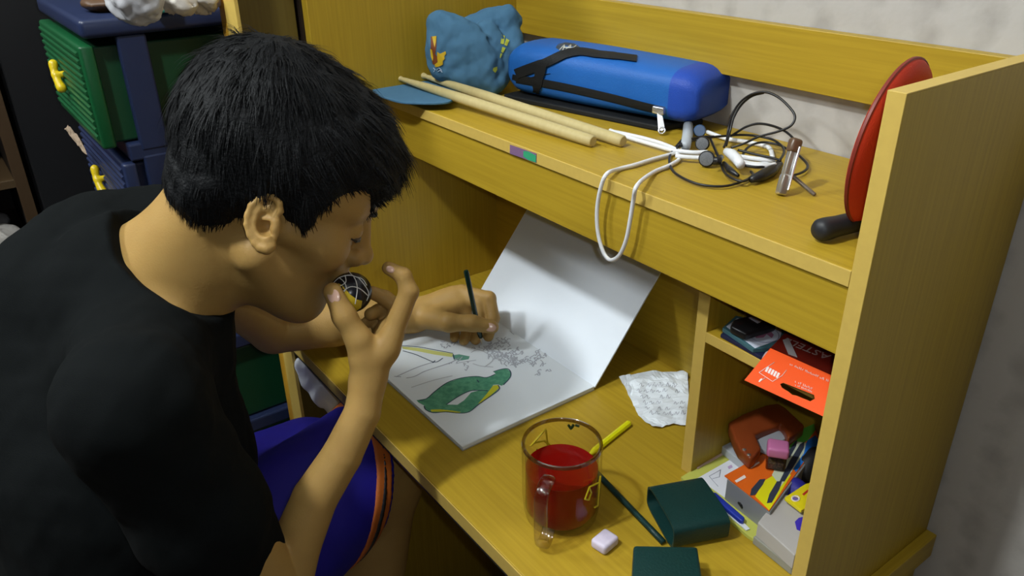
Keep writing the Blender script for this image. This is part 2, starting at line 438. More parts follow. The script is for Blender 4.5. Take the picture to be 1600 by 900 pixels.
def drape(V, o):
    dg = bpy.context.evaluated_depsgraph_get(); out = []
    from mathutils.bvhtree import BVHTree
    bm = bmesh.new(); bm.from_mesh(o.data); t = BVHTree.FromBMesh(bm); bm.free()
    for v in V:
        h = t.ray_cast(Vector((v[0], v[1], v[2] + .1)), Vector((0, 0, -1)))
        out.append((v[0], v[1], (h[0].z + .0002) if h[0] is not None else v[2]))
    return out
Vh, Fh = join_geo(hp)
o = link('pencil_scribble', pydata(drape(Vh, note), Fh), GREY); o.parent = note

# ------------------------------------------------------------------ mug
def mug_build():
    c = (onz(820, 800, ZW) + onz(936, 800, ZW)) / 2
    top = ZW + .094
    # centre from the rim ellipse
    cc = (onz(815, 690, top) + onz(942, 690, top)) / 2
    c = np.array([cc[0], cc[1], ZW]); R = float(np.linalg.norm(onz(815, 690, top) - onz(942, 690, top))) / 2
    return c, R, top
mc, MR, mtop = mug_build()
GLASS = thin_glass('clear_glass', (.955, .94, .915), .03, .001, .55)
mug = thing('glass_mug', 'clear glass mug half full of red drink at the front of the desk', 'mug', tuple(mc))
Hm = mtop - ZW
lathe('glass_body', [(MR * .86, .0), (MR * .92, .002), (MR * .965, .012), (MR, .03), (MR, Hm - .002), (MR - .0008, Hm), (MR - .0026, Hm), (MR - .0034, Hm - .002), (MR - .0034, .03), (MR * .93, .014), (MR * .84, .007), (.001, .006), (.001, .0)], mc, GLASS, mug, 64)
def liquid_mat():
    m = bpy.data.materials.new('red_drink'); m.use_nodes = True
    nt = m.node_tree; nt.nodes.clear(); L = nt.links.new
    out = nt.nodes.new('ShaderNodeOutputMaterial')
    tr = nt.nodes.new('ShaderNodeBsdfTranslucent'); tr.inputs[0].default_value = (.42, .006, .003, 1)
    df = nt.nodes.new('ShaderNodeBsdfPrincipled'); df.inputs['Base Color'].default_value = (.30, .005, .003, 1); df.inputs['Roughness'].default_value = .06; df.inputs['Specular IOR Level'].default_value = .2
    mx = nt.nodes.new('ShaderNodeMixShader'); mx.inputs[0].default_value = .45
    L(df.outputs[0], mx.inputs[1]); L(tr.outputs[0], mx.inputs[2]); L(mx.outputs[0], out.inputs[0])
    return m
lathe('red_drink', [(MR * .82, .0075), (MR * .915, .0145), (MR - .0037, .03), (MR - .0037, Hm * .66), (MR - .0045, Hm * .655)], mc, liquid_mat(), mug, 64)['label'] = 'dark red drink'
lathe('rim', [(MR - .0034, Hm - .0028), (MR - .0028, Hm - .0002), (MR - .0016, Hm + .0008), (MR - .0003, Hm + .0001), (MR + .0004, Hm - .0028)], mc, thin_glass('rim_glass', (.62, .54, .42), .06, .12, .6), mug, 64, (0, 0, 1), True, True)['label'] = 'thick rounded glass rim'
# handle towards the viewer
hd = onz(850, 857, ZW) - mc; hd[2] = 0; hd /= np.linalg.norm(hd)
up = np.array([0, 0, 1.])
prof = [(MR - .001, .078), (MR + .008, .080), (MR + .0175, .077), (MR + .0225, .069), (MR + .023, .055), (MR + .0225, .032), (MR + .021, .018), (MR + .016, .0085), (MR + .007, .0075), (MR - .002, .0135)]
hp_ = catmull([mc + hd * a + up * b for a, b in prof], 5)
tang = np.cross(hd, up)
V, Fc = tube_geo(hp_, 0, 12, flat=(.0125, .0085, tang))
# flat section: wide across
V2 = []
segs = 12
for i in range(len(hp_)):
    t = hp_[min(i + 1, len(hp_) - 1)] - hp_[max(i - 1, 0)]; t /= np.linalg.norm(t)
    nn = np.cross(tang, t)
    for k in range(segs):
        a = 2 * math.pi * k / segs; ca, sa = math.cos(a), math.sin(a)
        V2.append(hp_[i] + tang * math.copysign(abs(ca) ** .55, ca) * .0068 + nn * math.copysign(abs(sa) ** .55, sa) * .0040)
o = link('handle', pydata(V2, Fc), thin_glass('handle_glass', (.86, .82, .79), .05, .05, .8), None, True); adopt(o, mug)
MARK = mat('yellow_enamel', (.62, .50, .02), .35)
def on_mug(px, py, front=True, r_=None):
    """point where the view ray meets the mug wall"""
    dv = ray(px, py); R_ = r_ or MR + .0003
    a = dv[0] ** 2 + dv[1] ** 2; e = CAM - mc; b = 2 * (e[0] * dv[0] + e[1] * dv[1]); cc = e[0] ** 2 + e[1] ** 2 - R_ ** 2
    disc = max(b * b - 4 * a * cc, 0) ** .5
    t = (-b - disc) / (2 * a) if front else (-b + disc) / (2 * a)
    return CAM + dv * t
def mug_strokes(name, lines, wd, m, front, inner=False):
    parts = []
    for ln in lines:
        P = []
        for (x0, y0), (x1, y1) in zip(ln[:-1], ln[1:]):
            for k in range(5): P.append(on_mug(x0 + (x1 - x0) * k / 5, y0 + (y1 - y0) * k / 5, front, MR - .0032 if inner else None))
        P.append(on_mug(*ln[-1], front, MR - .0032 if inner else None))
        parts.append(tube_geo(P, wd / 2, 6))
    o = link(name, pydata(*join_geo(parts)), m); adopt(o, mug); return o
mug_strokes('yellow_mark', [[(829, 697), (853, 670), (856, 700)], [(834, 692), (850, 689), (872, 703)]], .0022, MARK, False)
mug_strokes('yellow_mark', [[(938, 744), (934, 790), (929, 793)], [(936, 754), (921, 761), (914, 780), (920, 781), (924, 770), (921, 761)]], .0017, MARK, True)
mug_strokes('dark_mark', [[(836, 710), (839, 702), (843, 706), (839, 713), (836, 710)], [(843, 709), (850, 707)]], .0012, BLACKM, False)
mug_strokes('dark_mark', [[(888, 664), (892, 670), (896, 664)], [(899, 664), (905, 666)]], .0030, mat('dark_green_enamel', (.02, .05, .015), .3), False)

# ------------------------------------------------------------------ small things on the worktop
p0, p1 = onz(944, 692, ZW + .004), onz(983, 661, ZW + .004)
cr = thing('crayon', 'short bright yellow crayon lying behind the glass mug', 'crayon', tuple((p0 + p1) / 2))
dvec = (p1 - p0); dvec /= np.linalg.norm(dvec); pA = p0 - dvec * .02
lathe('stick', [(.0038, 0), (.0040, .001), (.0040, float(np.linalg.norm(p1 - pA)) - .001), (.0036, float(np.linalg.norm(p1 - pA)))], pA, mat('bright_yellow_wax', (.78, .76, .005), .45), cr, 8, dvec, False)
lathe('tip', [(.0036, 0), (.0034, .002), (.0016, .008), (.0008, .009)], pA, mat('yellow_wax_tip', (.70, .68, .01), .5), cr, 10, -dvec)
# pink-white eraser
er = onz(945, 846, ZW + .006)
eu = onz(968, 838, ZW + .012) - onz(922, 852, ZW + .012); eu[2] = 0; eu /= np.linalg.norm(eu); ev = np.array([-eu[1], eu[0], 0])
def obox(name, c, u, v, w_, hx, hy, hz, m, parent=None, bev=.001, seg=3, smooth=True):
    bm = box_bm(-hx, hx, -hy, hy, -hz, hz, bev, seg)
    for vt in bm.verts:
        vt.co = Vector(np.array(c) + np.array(u) * vt.co.x + np.array(v) * vt.co.y + np.array(w_) * vt.co.z)
    bmesh.ops.recalc_face_normals(bm, faces=list(bm.faces))
    me = bpy.data.meshes.new(name); bm.to_mesh(me); bm.free()
    o = link(name, me, m, None, smooth)
    if parent is not None: adopt(o, parent)
    return o
Z3 = np.array([0, 0, 1.])
o = obox('eraser', [er[0], er[1], ZW + .0058], (eu + ev * .45) / np.linalg.norm(eu + ev * .45), (ev - eu * .45) / np.linalg.norm(ev - eu * .45), Z3, .0118, .0095, .0058, mat('lilac_white_rubber', (.66, .60, .72), .55, noise=((150, 150, 150), .5, (.52, .45, .62))), None, .0035, 4)
tag(o, 'worn lilac-white eraser in front of the mug', 'eraser')
# dark green elastic strip
TEAL = mat('dark_green_leatherette', (.006, .035, .032), .42, .4, bump=(400, .25))
sA, sB = onz(943, 752, ZW + .002), onz(1040, 853, ZW + .002)
o = tube('pencil', [sA + (sB - sA) * t for t in (-.25, 0, .25, .5, .75, .97)], .0034, TEAL, None, 6)
for v in o.data.vertices: v.co.z = max(v.co.z, ZW + .0002)
for v in o.data.vertices: v.co.z += .0016
tag(o, 'dark green pencil lying between the mug and the pen case', 'pencil')
# pen case: open sleeve
def sleeve(name, c, u, ln, wd, ht, th, m):
    """flattened open tube: axis u, rounded-rect section"""
    u = np.array(u, float); u[2] = 0; u /= np.linalg.norm(u); s = np.array([-u[1], u[0], 0])
    out, inn = [], []
    N = 40
    for k in range(N):
        a = 2 * math.pi * k / N; ca, sa = math.cos(a), math.sin(a)
        ex = .42
        out.append((math.copysign(abs(ca) ** ex, ca) * wd / 2, math.copysign(abs(sa) ** ex, sa) * ht / 2))
        inn.append((math.copysign(abs(ca) ** ex, ca) * (wd / 2 - th), math.copysign(abs(sa) ** ex, sa) * (ht / 2 - th)))
    V, Fc = [], []
    for e, x in ((out, 0), (out, ln), (inn, ln), (inn, 0)):
        for a, b in e: V.append(np.array(c) + u * x + s * a + Z3 * (b + ht / 2))
    for ring in range(4):
        for k in range(N):
            A, B = ring * N, ((ring + 1) % 4) * N
            Fc.append((A + k, A + (k + 1) % N, B + (k + 1) % N, B + k))
    me = pydata(V, Fc); bm = bmesh.new(); bm.from_mesh(me); bmesh.ops.recalc_face_normals(bm, faces=list(bm.faces)); bm.to_mesh(me); bm.free()
    o = link(name, me, m, None, True); autosmooth(o, 50); return o
hts = .030
a0 = onz(1007, 768, ZW + hts); a1 = onz(1060, 852, ZW); 
cA = (onz(1008, 790, ZW) + onz(1058, 852, ZW)) / 2; cB = (onz(1095, 757, ZW + hts) + onz(1141, 825, ZW)) / 2
ax_ = onz(1085, 757, ZW + hts) - onz(1007, 771, ZW + hts); 
wdt = float(np.linalg.norm(onz(1011, 792, ZW) - onz(1056, 850, ZW)))
c_base = (onz(1010, 800, ZW) + onz(1050, 850, ZW)) / 2
cs = sleeve('pen_case_sleeve', [c_base[0], c_base[1], ZW + .0003], ax_, float(np.linalg.norm(ax_)) + .004, wdt + .012, hts, .0022, TEAL)
tag(cs, 'dark green open pen case sleeve lying in front of the pigeonholes', 'pen case')
hb = .028
o = slab('pen_case', [(990, 851), (1090, 853), (1098, 905), (1096, 960), (985, 955)], ZW + hb, hb - .0004, TEAL, None, .003, True, 3)
tag(o, 'dark green pen case block at the bottom edge of the photo', 'pen case')

# ------------------------------------------------------------------ implicit surfaces (organic shapes)
class SDF:
    """list of rounded primitives joined (or carved) smoothly, turned into one closed mesh"""
    def __init__(s): s.p = []
    def rc(s, a, b, ra, rb, k=.006, op=1): s.p.append(('rc', np.array(a, float), np.array(b, float), ra, rb, k, op)); return s
    def chain(s, pts, rad, k=.006, op=1):
        for i in range(len(pts) - 1): s.rc(pts[i], pts[i + 1], rad[i], rad[i + 1], k, op)
        return s
    def el(s, c, r, M=None, k=.006, op=1): s.p.append(('el', np.array(c, float), np.array(r, float), np.eye(3) if M is None else np.array(M, float), 0, k, op)); return s
    def pl(s, c, n, k=.002):            # keep the side the normal points away from
        n = np.array(n, float); s.p.append(('pl', np.array(c, float), n / np.linalg.norm(n), 0, 0, k, 0)); return s
    @staticmethod
    def dist(pr, P):
        if pr[0] == 'rc':
            a, b, ra, rb = pr[1:5]
            ba = b - a; l2 = ba @ ba; rr = ra - rb
            a2 = l2 - rr * rr
            if a2 <= 1e-12:
                c, r_ = (a, ra) if ra > rb else (b, rb)
                return np.linalg.norm(P - c, axis=-1) - r_
            il2 = 1 / l2
            pa = P - a; y = pa @ ba; z = y - l2
            x2 = ((pa * l2 - y[..., None] * ba) ** 2).sum(-1)
            y2 = y * y * l2; z2 = z * z * l2
            kk = np.sign(rr) * rr * rr * x2
            d = (np.sqrt(x2 * a2 * il2) + y * rr) * il2 - ra
            m1 = np.sign(z) * a2 * z2 > kk
            d = np.where(m1, np.sqrt(x2 + z2) * il2 - rb, d)
            m2 = (~m1) & (np.sign(y) * a2 * y2 < kk)
            return np.where(m2, np.sqrt(x2 + y2) * il2 - ra, d)
        if pr[0] == 'el':
            q = (P - pr[1]) @ pr[3]
            k0 = np.sqrt(((q / pr[2]) ** 2).sum(-1)); k1 = np.sqrt(((q / pr[2] ** 2) ** 2).sum(-1))
            return np.where(k1 > 1e-6, k0 * (k0 - 1) / np.maximum(k1, 1e-6), -pr[2].min())
        return (P - pr[1]) @ pr[2]
    @staticmethod
    def comb(d, e, k, op):
        if op == 1:
            h = np.clip(.5 + .5 * (d - e) / k, 0, 1); return d * (1 - h) + e * h - k * h * (1 - h)
        if op == -1: e = -e
        h = np.clip(.5 - .5 * (d - e) / k, 0, 1); return d * (1 - h) + e * h + k * h * (1 - h)
    def mesh(s, h=.002, disp=None):
        lo = np.array([1e9] * 3); hi = -lo
        for p in s.p:
            if p[0] == 'rc' and p[6] == 1:
                lo = np.minimum(lo, np.minimum(p[1] - p[3], p[2] - p[4])); hi = np.maximum(hi, np.maximum(p[1] + p[3], p[2] + p[4]))
            if p[0] == 'el' and p[6] == 1:
                r_ = p[2].max(); lo = np.minimum(lo, p[1] - r_); hi = np.maximum(hi, p[1] + r_)
        lo -= .02; hi += .02
        B = 8; bs = B * h
        n = np.ceil((hi - lo) / bs).astype(int)
        g = np.stack(np.meshgrid(*[np.arange(k) for k in n], indexing='ij'), -1).reshape(-1, 3)
        ctr = lo + (g + .5) * bs
        d = np.full(len(ctr), 1e3)
        half = bs * .87
        pd = []
        for p in s.p:
            e = s.dist(p, ctr); pd.append(e.astype(np.float32)); d = s.comb(d, e, p[5], p[6])
        keep = np.abs(d) < half * 1.25 + (.006 if disp is None else .012)
        g = g[keep]; ctr = ctr[keep]; nb = len(g)
        off = np.stack(np.meshgrid(*[np.arange(B + 1)] * 3, indexing='ij'), -1).reshape(-1, 3) * h
        base = lo + g * bs
        val = np.full((nb, (B + 1) ** 3), 1e3, np.float32)
        for p, e in zip(s.p, pd):
            e = e[keep]
            idx = np.nonzero((e < 2.6 * half + p[5] * 2 + .012) if p[6] != 0 else (e > -2.6 * half))[0] if p[6] != -1 else np.nonzero(e < 2 * half + p[5] * 2 + .004)[0]
            for c in range(0, len(idx), 1500):
                ii = idx[c:c + 1500]
                P = base[ii][:, None, :] + off[None]
                val[ii] = s.comb(val[ii], s.dist(p, P), p[5], p[6])
        if disp is not None:
            for c in range(0, nb, 1500):
                P = base[c:c + 1500][:, None, :] + off[None]
                val[c:c + 1500] += disp(P)
        f = val.reshape(nb, B + 1, B + 1, B + 1)
        sg = f < 0
        NX, NY, NZ = (n * B + 2)
        def gid(i, j, k): return (i.astype(np.int64) * NY + j) * NZ + k
        cs = [sg[:, a:a + B, b:b + B, c:c + B] for a in (0, 1) for b in (0, 1) for c in (0, 1)]
        cnt = sum(x.astype(np.int8) for x in cs)
        bi, ci, cj, ck = np.nonzero((cnt > 0) & (cnt < 8))
        acc = np.zeros((len(bi), 3)); num = np.zeros(len(bi))
        corners = [(a, b, c) for a in (0, 1) for b in (0, 1) for c in (0, 1)]
        for u in range(8):
            for v in range(u + 1, 8):
                A, Bc = corners[u], corners[v]
                if sum(abs(A[t] - Bc[t]) for t in range(3)) != 1: continue
                fa = f[bi, ci + A[0], cj + A[1], ck + A[2]]; fb = f[bi, ci + Bc[0], cj + Bc[1], ck + Bc[2]]
                m = (fa < 0) != (fb < 0)
                t = np.where(m, fa / np.where(m, fa - fb, 1), 0)
                for ax in range(3): acc[:, ax] += np.where(m, A[ax] + t * (Bc[ax] - A[ax]), 0)
                num += m
        pos = acc / num[:, None]
        I = g[bi, 0] * B + ci; J = g[bi, 1] * B + cj; K = g[bi, 2] * B + ck
        verts = lo + (np.stack([I, J, K], -1) + pos) * h
        ids = gid(I, J, K); order = np.argsort(ids); sid = ids[order]
        quads = []
        for ax in range(3):
            sl = [slice(0, B)] * 3; sl2 = [slice(0, B)] * 3; sl2[ax] = slice(1, B + 1)
            a_ = sg[:, sl[0], sl[1], sl[2]]; b_ = sg[:, sl2[0], sl2[1], sl2[2]]
            e0, e1, e2, e3 = np.nonzero(a_ != b_)
            flip = a_[e0, e1, e2, e3]
            I = g[e0, 0] * B + e1; J = g[e0, 1] * B + e2; K = g[e0, 2] * B + e3
            u = (ax + 1) % 3; v = (ax + 2) % 3
            cells = []
            for du, dv in ((-1, -1), (0, -1), (0, 0), (-1, 0)):
                o3 = [0, 0, 0]; o3[u] = du; o3[v] = dv
                cells.append(gid(I + o3[0], J + o3[1], K + o3[2]))
            cells = np.stack(cells, -1)
            w_ = np.searchsorted(sid, cells); w_ = np.minimum(w_, len(sid) - 1)
            ok = (sid[w_] == cells).all(-1)
            q_ = order[w_[ok]]; fl = flip[ok]
            q_[~fl] = q_[~fl][:, ::-1]
            quads.append(q_)
        Q = np.concatenate(quads)
        me = bpy.data.meshes.new('m')
        me.vertices.add(len(verts)); me.vertices.foreach_set('co', verts.astype(np.float32).ravel())
        me.loops.add(len(Q) * 4); me.loops.foreach_set('vertex_index', Q.astype(np.int32).ravel())
        me.polygons.add(len(Q)); me.polygons.foreach_set('loop_start', np.arange(0, len(Q) * 4, 4, dtype=np.int32))
        me.polygons.foreach_set('loop_total', np.full(len(Q), 4, np.int32))
        me.update(calc_edges=True); me.validate()
        return me
def fbm(P, sc, seed=0.0):
    """cheap smooth wobble made of sines"""
    x, y, z = P[..., 0] * sc + seed, P[..., 1] * sc + seed * 1.7, P[..., 2] * sc + seed * .6
    return (np.sin(x + 1.3 * np.sin(y)) * np.sin(z + 1.1 * np.sin(x * .7)) + .5 * np.sin(2.1 * y + np.sin(2.3 * z)) * np.sin(1.9 * x)) * .6

# ------------------------------------------------------------------ things behind, on the left
# plastic drawer tower
DX0, DX1, DYF, DYB = -.43, -.12, -.335, -.02
BLUEP = mat('navy_plastic', (.016, .025, .068), .38, .5, bump=(300, .05)); GREENP = mat('green_plastic', (.004, .075, .022), .4, .5); YELP = mat('yellow_plastic', (.62, .45, .008), .35)
GREEND = mat('deep_green_plastic', (.003, .045, .016), .45)
tower = thing('drawer_tower', 'navy blue plastic drawer tower with green drawers and yellow handles left of the desk', 'drawers', ((DX0 + DX1) / 2, (DYF + DYB) / 2, 0))
LT = 1.168
box('lid', DX0 - .012, DX1 + .004, DYF - .022, DYB + .01, LT, LT + .024, BLUEP, tower, .007, 4, True)
levels = [LT, 1.010, .845, .680, .515, .35, .18, .02]
for k in range(7):
    zt, zb = levels[k], levels[k + 1] + .018
    if k: box('cross_frame', DX0 + .001, DX1 - .001, DYF + .002, DYB, levels[k] - .006, levels[k] + .018, BLUEP, tower, .003)
    for x0, x1 in ((DX0, DX0 + .012), (DX1 - .012, DX1)):
        box('post', x0, x1, DYF + .018, DYF + .055, zb - .012, zt, BLUEP, tower, .003)
        box('post', x0, x1, DYB - .05, DYB - .01, zb - .012, zt, BLUEP, tower, .003)
    m = GREENP if k != 1 else BLUEP
    pull = (.022, .004, 0, 0, 0, 0, 0)[k]
    zt2 = zt - .008; zb2 = zb + .002
    dr = box('drawer', DX0 + .014, DX1 - .014, DYF - pull + .008, DYB - .02, zb2, zt2 - .004, GREEND if k != 1 else BLUEP, tower, .003)
    fr = box('drawer_front', DX0 + .002, DX1 - .002, DYF - pull - .006, DYF - pull + .012, zb2 - .004, zt2, m, None, .004, 3, True)
    fr.parent = dr; fr.matrix_parent_inverse = dr.matrix_world.inverted(); fr['label'] = 'ribbed drawer front'
    # moulded ribs of the front
    parts = []
    nr = 12
    for i in range(nr):
        z_ = zb2 + .006 + (zt2 - zb2 - .012) * (i + .5) / nr
        parts.append(tube_geo([(DX0 + .012, DYF - pull - .0065, z_), (DX1 - .012, DYF - pull - .0065, z_)], .0032, 6))
    rb = link('ribs', pydata(*join_geo(parts)), m); rb.parent = dr; rb.matrix_parent_inverse = dr.matrix_world.inverted(); rb['kind'] = 'stuff'
    if k < 2:
        hz = (zt2 + zb2) / 2 + .004; hx = (DX0 + DX1) / 2 - .02; hy = DYF - pull - .010
        sd = SDF().chain([np.array([hx - .010, hy - .006, hz + .014]), np.array([hx - .002, hy - .009, hz]), np.array([hx + .010, hy - .006, hz - .017])], [.0066, .0040, .0070], .003)
        sd.rc([hx, hy - .008, hz], [hx, hy + .006, hz], .004, .005, .003)
        hd_ = link('handle', sd.mesh(.002), YELP, None, True); hd_.parent = dr; hd_.matrix_parent_inverse = dr.matrix_world.inverted(); hd_['label'] = 'yellow drawer handle'
# cloth caught in the drawer gap
cl = sheet('cloth_strip', [(101, 203), (107, 199), (122, 214), (133, 234), (137, 244), (130, 240), (116, 222)], 1.012, .001, mat('tan_cloth', (.30, .22, .15), .8), .006, 30, 1.0)
tag(cl, 'tan cloth strip caught above the blue drawer', 'cloth')

def blob(name, c, r, m, amp, sc, seed, h=.003, flat=False, parent=None):
    sd = SDF().el(c, r)
    return link(name, sd.mesh(h, lambda P: amp * np.abs(fbm(P, sc, seed)) + amp * .6 * np.abs(fbm(P, sc * 2.4, seed + 2))), m, None, not flat)
LZ = LT + .024
WHITEB = mat('white_plastic_film', (.46, .46, .48), .35, .5)
p_ = onz(213, 10, LZ + .02)
tag(blob('plastic_bag', [p_[0], p_[1], LZ + .030], (.050, .034, .034), WHITEB, .008, 70, 1.5), 'crumpled white plastic bag on the drawer tower lid', 'plastic bag')
p_ = onz(248, 4, LZ + .012)
tag(box('box', p_[0] - .016, p_[0] + .016, p_[1] - .012, p_[1] + .012, LZ + .0005, LZ + .026, mat('teal_card', (.03, .28, .22), .5), None, .002), 'small teal box between the white bag and the crumpled papers', 'box')
PAPD = mat('old_paper', (.48, .45, .41), .7)
for i, (px, py, rx, lab) in enumerate(((282, 10, .030, 'crumpled pale paper beside the teal box on the tower lid'), (318, 6, .034, 'crumpled grey-white paper nearest the cupboard on the tower lid'))):
    p_ = onz(px, py, LZ + .012)
    tag(blob('crumpled_paper', [p_[0], p_[1], LZ + .018], (rx, .026, .021), PAPD, .010, 95, 3.3 + i * 2, .003, True), lab, 'paper', 'crumpled papers on the drawer tower')
p_ = onz(168, 12, LZ + .006)
tag(blob('brown_pouch', [p_[0] - .02, p_[1], LZ + .010], (.035, .030, .012), mat('brown_leather', (.09, .045, .02), .5), .004, 60, 2.2), 'flat brown pouch left of the plastic bag', 'pouch')

# dark bookshelf at the far left
q_ = at(38, 330, 1.55); BX, BY = float(q_[0]), float(q_[1])
bs = thing('bookshelf', 'dark open bookshelf at the far left edge holding papers', 'bookshelf', (BX - .15, BY - .3, 0))
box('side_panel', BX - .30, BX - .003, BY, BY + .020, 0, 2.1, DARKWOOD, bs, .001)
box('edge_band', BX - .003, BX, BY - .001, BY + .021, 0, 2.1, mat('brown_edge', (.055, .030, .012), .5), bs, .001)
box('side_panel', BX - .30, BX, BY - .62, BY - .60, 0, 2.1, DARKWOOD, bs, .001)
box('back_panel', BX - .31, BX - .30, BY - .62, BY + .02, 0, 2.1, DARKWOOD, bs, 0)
bsz = []
SHB = mat('shelf_board', (.07, .042, .018), .5)
for py in (470, 402, 283, 100):
    z_ = float(on(12, py, 0, BX)[2]); bsz.append(z_)
    box('shelf', BX - .30, BX - .002, BY - .60, BY, z_ - .016, z_, SHB, bs, .001)
box('shelf', BX - .30, BX, BY - .62, BY + .02, 2.1, 2.12, DARKWOOD, bs, .001)
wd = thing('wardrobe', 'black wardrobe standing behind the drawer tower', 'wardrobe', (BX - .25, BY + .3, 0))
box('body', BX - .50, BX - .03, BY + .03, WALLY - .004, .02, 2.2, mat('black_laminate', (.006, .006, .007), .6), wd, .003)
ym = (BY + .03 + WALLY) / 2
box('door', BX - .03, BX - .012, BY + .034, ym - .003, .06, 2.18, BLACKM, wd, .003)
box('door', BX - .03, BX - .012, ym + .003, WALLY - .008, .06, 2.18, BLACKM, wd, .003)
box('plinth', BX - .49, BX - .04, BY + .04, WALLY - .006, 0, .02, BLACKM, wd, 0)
zz = bsz[1]
for i, (dx, dy, w_, dd, m) in enumerate(((.06, .055, .09, .08, PAPD), (.16, .06, .09, .08, WHITEB), (.05, .145, .08, .07, PAPD), (.15, .16, .09, .08, WHITEB))):
    o = blob('paper_pile', [BX - dx, BY - dy, zz + .026], (dd * .5, w_ * .5, .024), m, .010, 60, 1 + i * 1.7, .004, True)
    tag(o, ('pale paper pile nearest the bookshelf upright', 'whitish film heap left in the bookshelf', 'small pale paper pile at the front of the bookshelf', 'whitish film heap behind the paper piles on the bookshelf')[i], 'papers', 'papers on the bookshelf')
zz = bsz[2]
tag(blob('red_cloth', [BX - .06, BY - .075, zz + .026], (.04, .04, .026), mat('red_cloth', (.30, .01, .008), .7), .006, 60, 4), 'red folded cloth on the bookshelf above the papers', 'cloth')
zz = bsz[0]
tag(blob('grey_bag', [BX - .08, BY - .07, zz + .030], (.06, .06, .030), mat('grey_film', (.34, .36, .40), .4), .012, 45, 6), 'grey plastic bag under the papers on the bookshelf', 'plastic bag')

# white plastic bag seen under the left end of the worktop
ub = SDF()
for (x, y, xo, r_) in ((470, 570, .014, .010), (488, 592, .018, .014), (507, 612, .022, .017), (524, 634, .022, .016)): ub.el(on(x, y, 0, xo), (r_ * .8, r_ * 1.2, r_ * 1.4), None, .02)
o = link('plastic_bag', ub.mesh(.003, lambda P: .004 * fbm(P, 90, 2)), mat('white_film', (.6, .62, .66), .4), None, True)
tag(o, 'white plastic bag hanging under the left end of the worktop', 'plastic bag')

# ------------------------------------------------------------------ on the upper shelf
# padded blue bag
BAGF = mat('blue_nylon', (.012, .115, .42), .5, .4, bump=(900, .25), noise=((30, 30, 30), .4, (.014, .13, .46)))
BAGD = mat('blue_nylon_end', (.014, .065, .40), .5, .4, bump=(900, .25))
BLKN = mat('black_webbing', (.010, .011, .012), .6, .3, bump=(1500, .3))
fl_ = onz(785, 152, ZS); fr_ = onz(1043, 208, ZS)
bu = fr_ - fl_; blen = float(np.linalg.norm(bu)); bu /= blen; bv = np.array([-bu[1], bu[0], 0.])
bag = thing('padded_bag', 'padded blue zip bag with a black strap lying on the shelf', 'bag', tuple((fl_ + fr_) / 2))
BD, BH = .090, .070
def bag_sec(t, inset=0.0, grow=0.0):
    """cross-section of the bag at t (0 left end, 1 right end)"""
    N = 48; x = .004 + t * (blen + .030)
    e = 1.0
    if t > .90: e = (1 - ((t - .90) / .10) ** 2.6 * .42) 
    if t < .08: e = 1 - ((.08 - t) / .08) ** 2 * .35
    out = []
    for k in range(N):
        a = 2 * math.pi * k / N; ca, sa = math.cos(a), math.sin(a)
        ex = .50
        y = BD / 2 + math.copysign(abs(ca) ** ex, ca) * (BD / 2 + grow) * (1 - (1 - e) * .55)
        hh = BH * (.96 + .05 * math.sin(t * 5)) * (1 - .12 * max(0, -ca) * (1 if sa > 0 else 0))
        z = BH / 2 + math.copysign(abs(sa) ** ex, sa) * (hh / 2 + grow) * e
        out.append(fl_ + bu * x + bv * y + Z3 * (z + .007))
    return out
V, Fc = [], []
ts = [0, .02, .05, .09, .15, .25, .35, .45, .55, .65, .75, .83, .88, .91, .94, .965, .985, .997]
for t in ts: V += bag_sec(t)
N = 48
for i in range(len(ts) - 1):
    for k in range(N): Fc.append((i * N + k, i * N + (k + 1) % N, (i + 1) * N + (k + 1) % N, (i + 1) * N + k))
Fc.append(tuple(reversed(range(N)))); Fc.append(tuple(range((len(ts) - 1) * N, len(ts) * N)))
me = pydata(V, Fc); bm = bmesh.new(); bm.from_mesh(me); bmesh.ops.recalc_face_normals(bm, faces=list(bm.faces)); bm.to_mesh(me); bm.free()
bo_ = link('bag_body', me, [BAGF, BAGD], None, True); adopt(bo_, bag)
for p in bo_.data.polygons:
    c = np.array(p.center); 
    if (c - fl_) @ bu > blen * .965: p.material_index = 1
prism('base_panel', [fl_ + bu * .01 - bv * .008, fl_ + bu * (blen - .01) - bv * .003, fl_ + bu * (blen + .012) + bv * .06, fl_ + bu * .01 + bv * .07], (0, 0, .0075), BLKN, bag, .002)['label'] = 'black base of the bag'
from mathutils.bvhtree import BVHTree
def bvh_of(o):
    bm = bmesh.new(); bm.from_mesh(o.data); t = BVHTree.FromBMesh(bm); bm.free(); return t
bag_t = bvh_of(bo_)
def hit(tree, px, py, lift=.0006):
    dv = ray(px, py); dv = dv / np.linalg.norm(dv)
    h = tree.ray_cast(Vector(CAM), Vector(dv))
    if h[0] is None:
        n_ = tree.find_nearest(Vector(at(px, py, 1.0)))[0]; return np.array(n_)
    return np.array(h[0]) - dv * lift
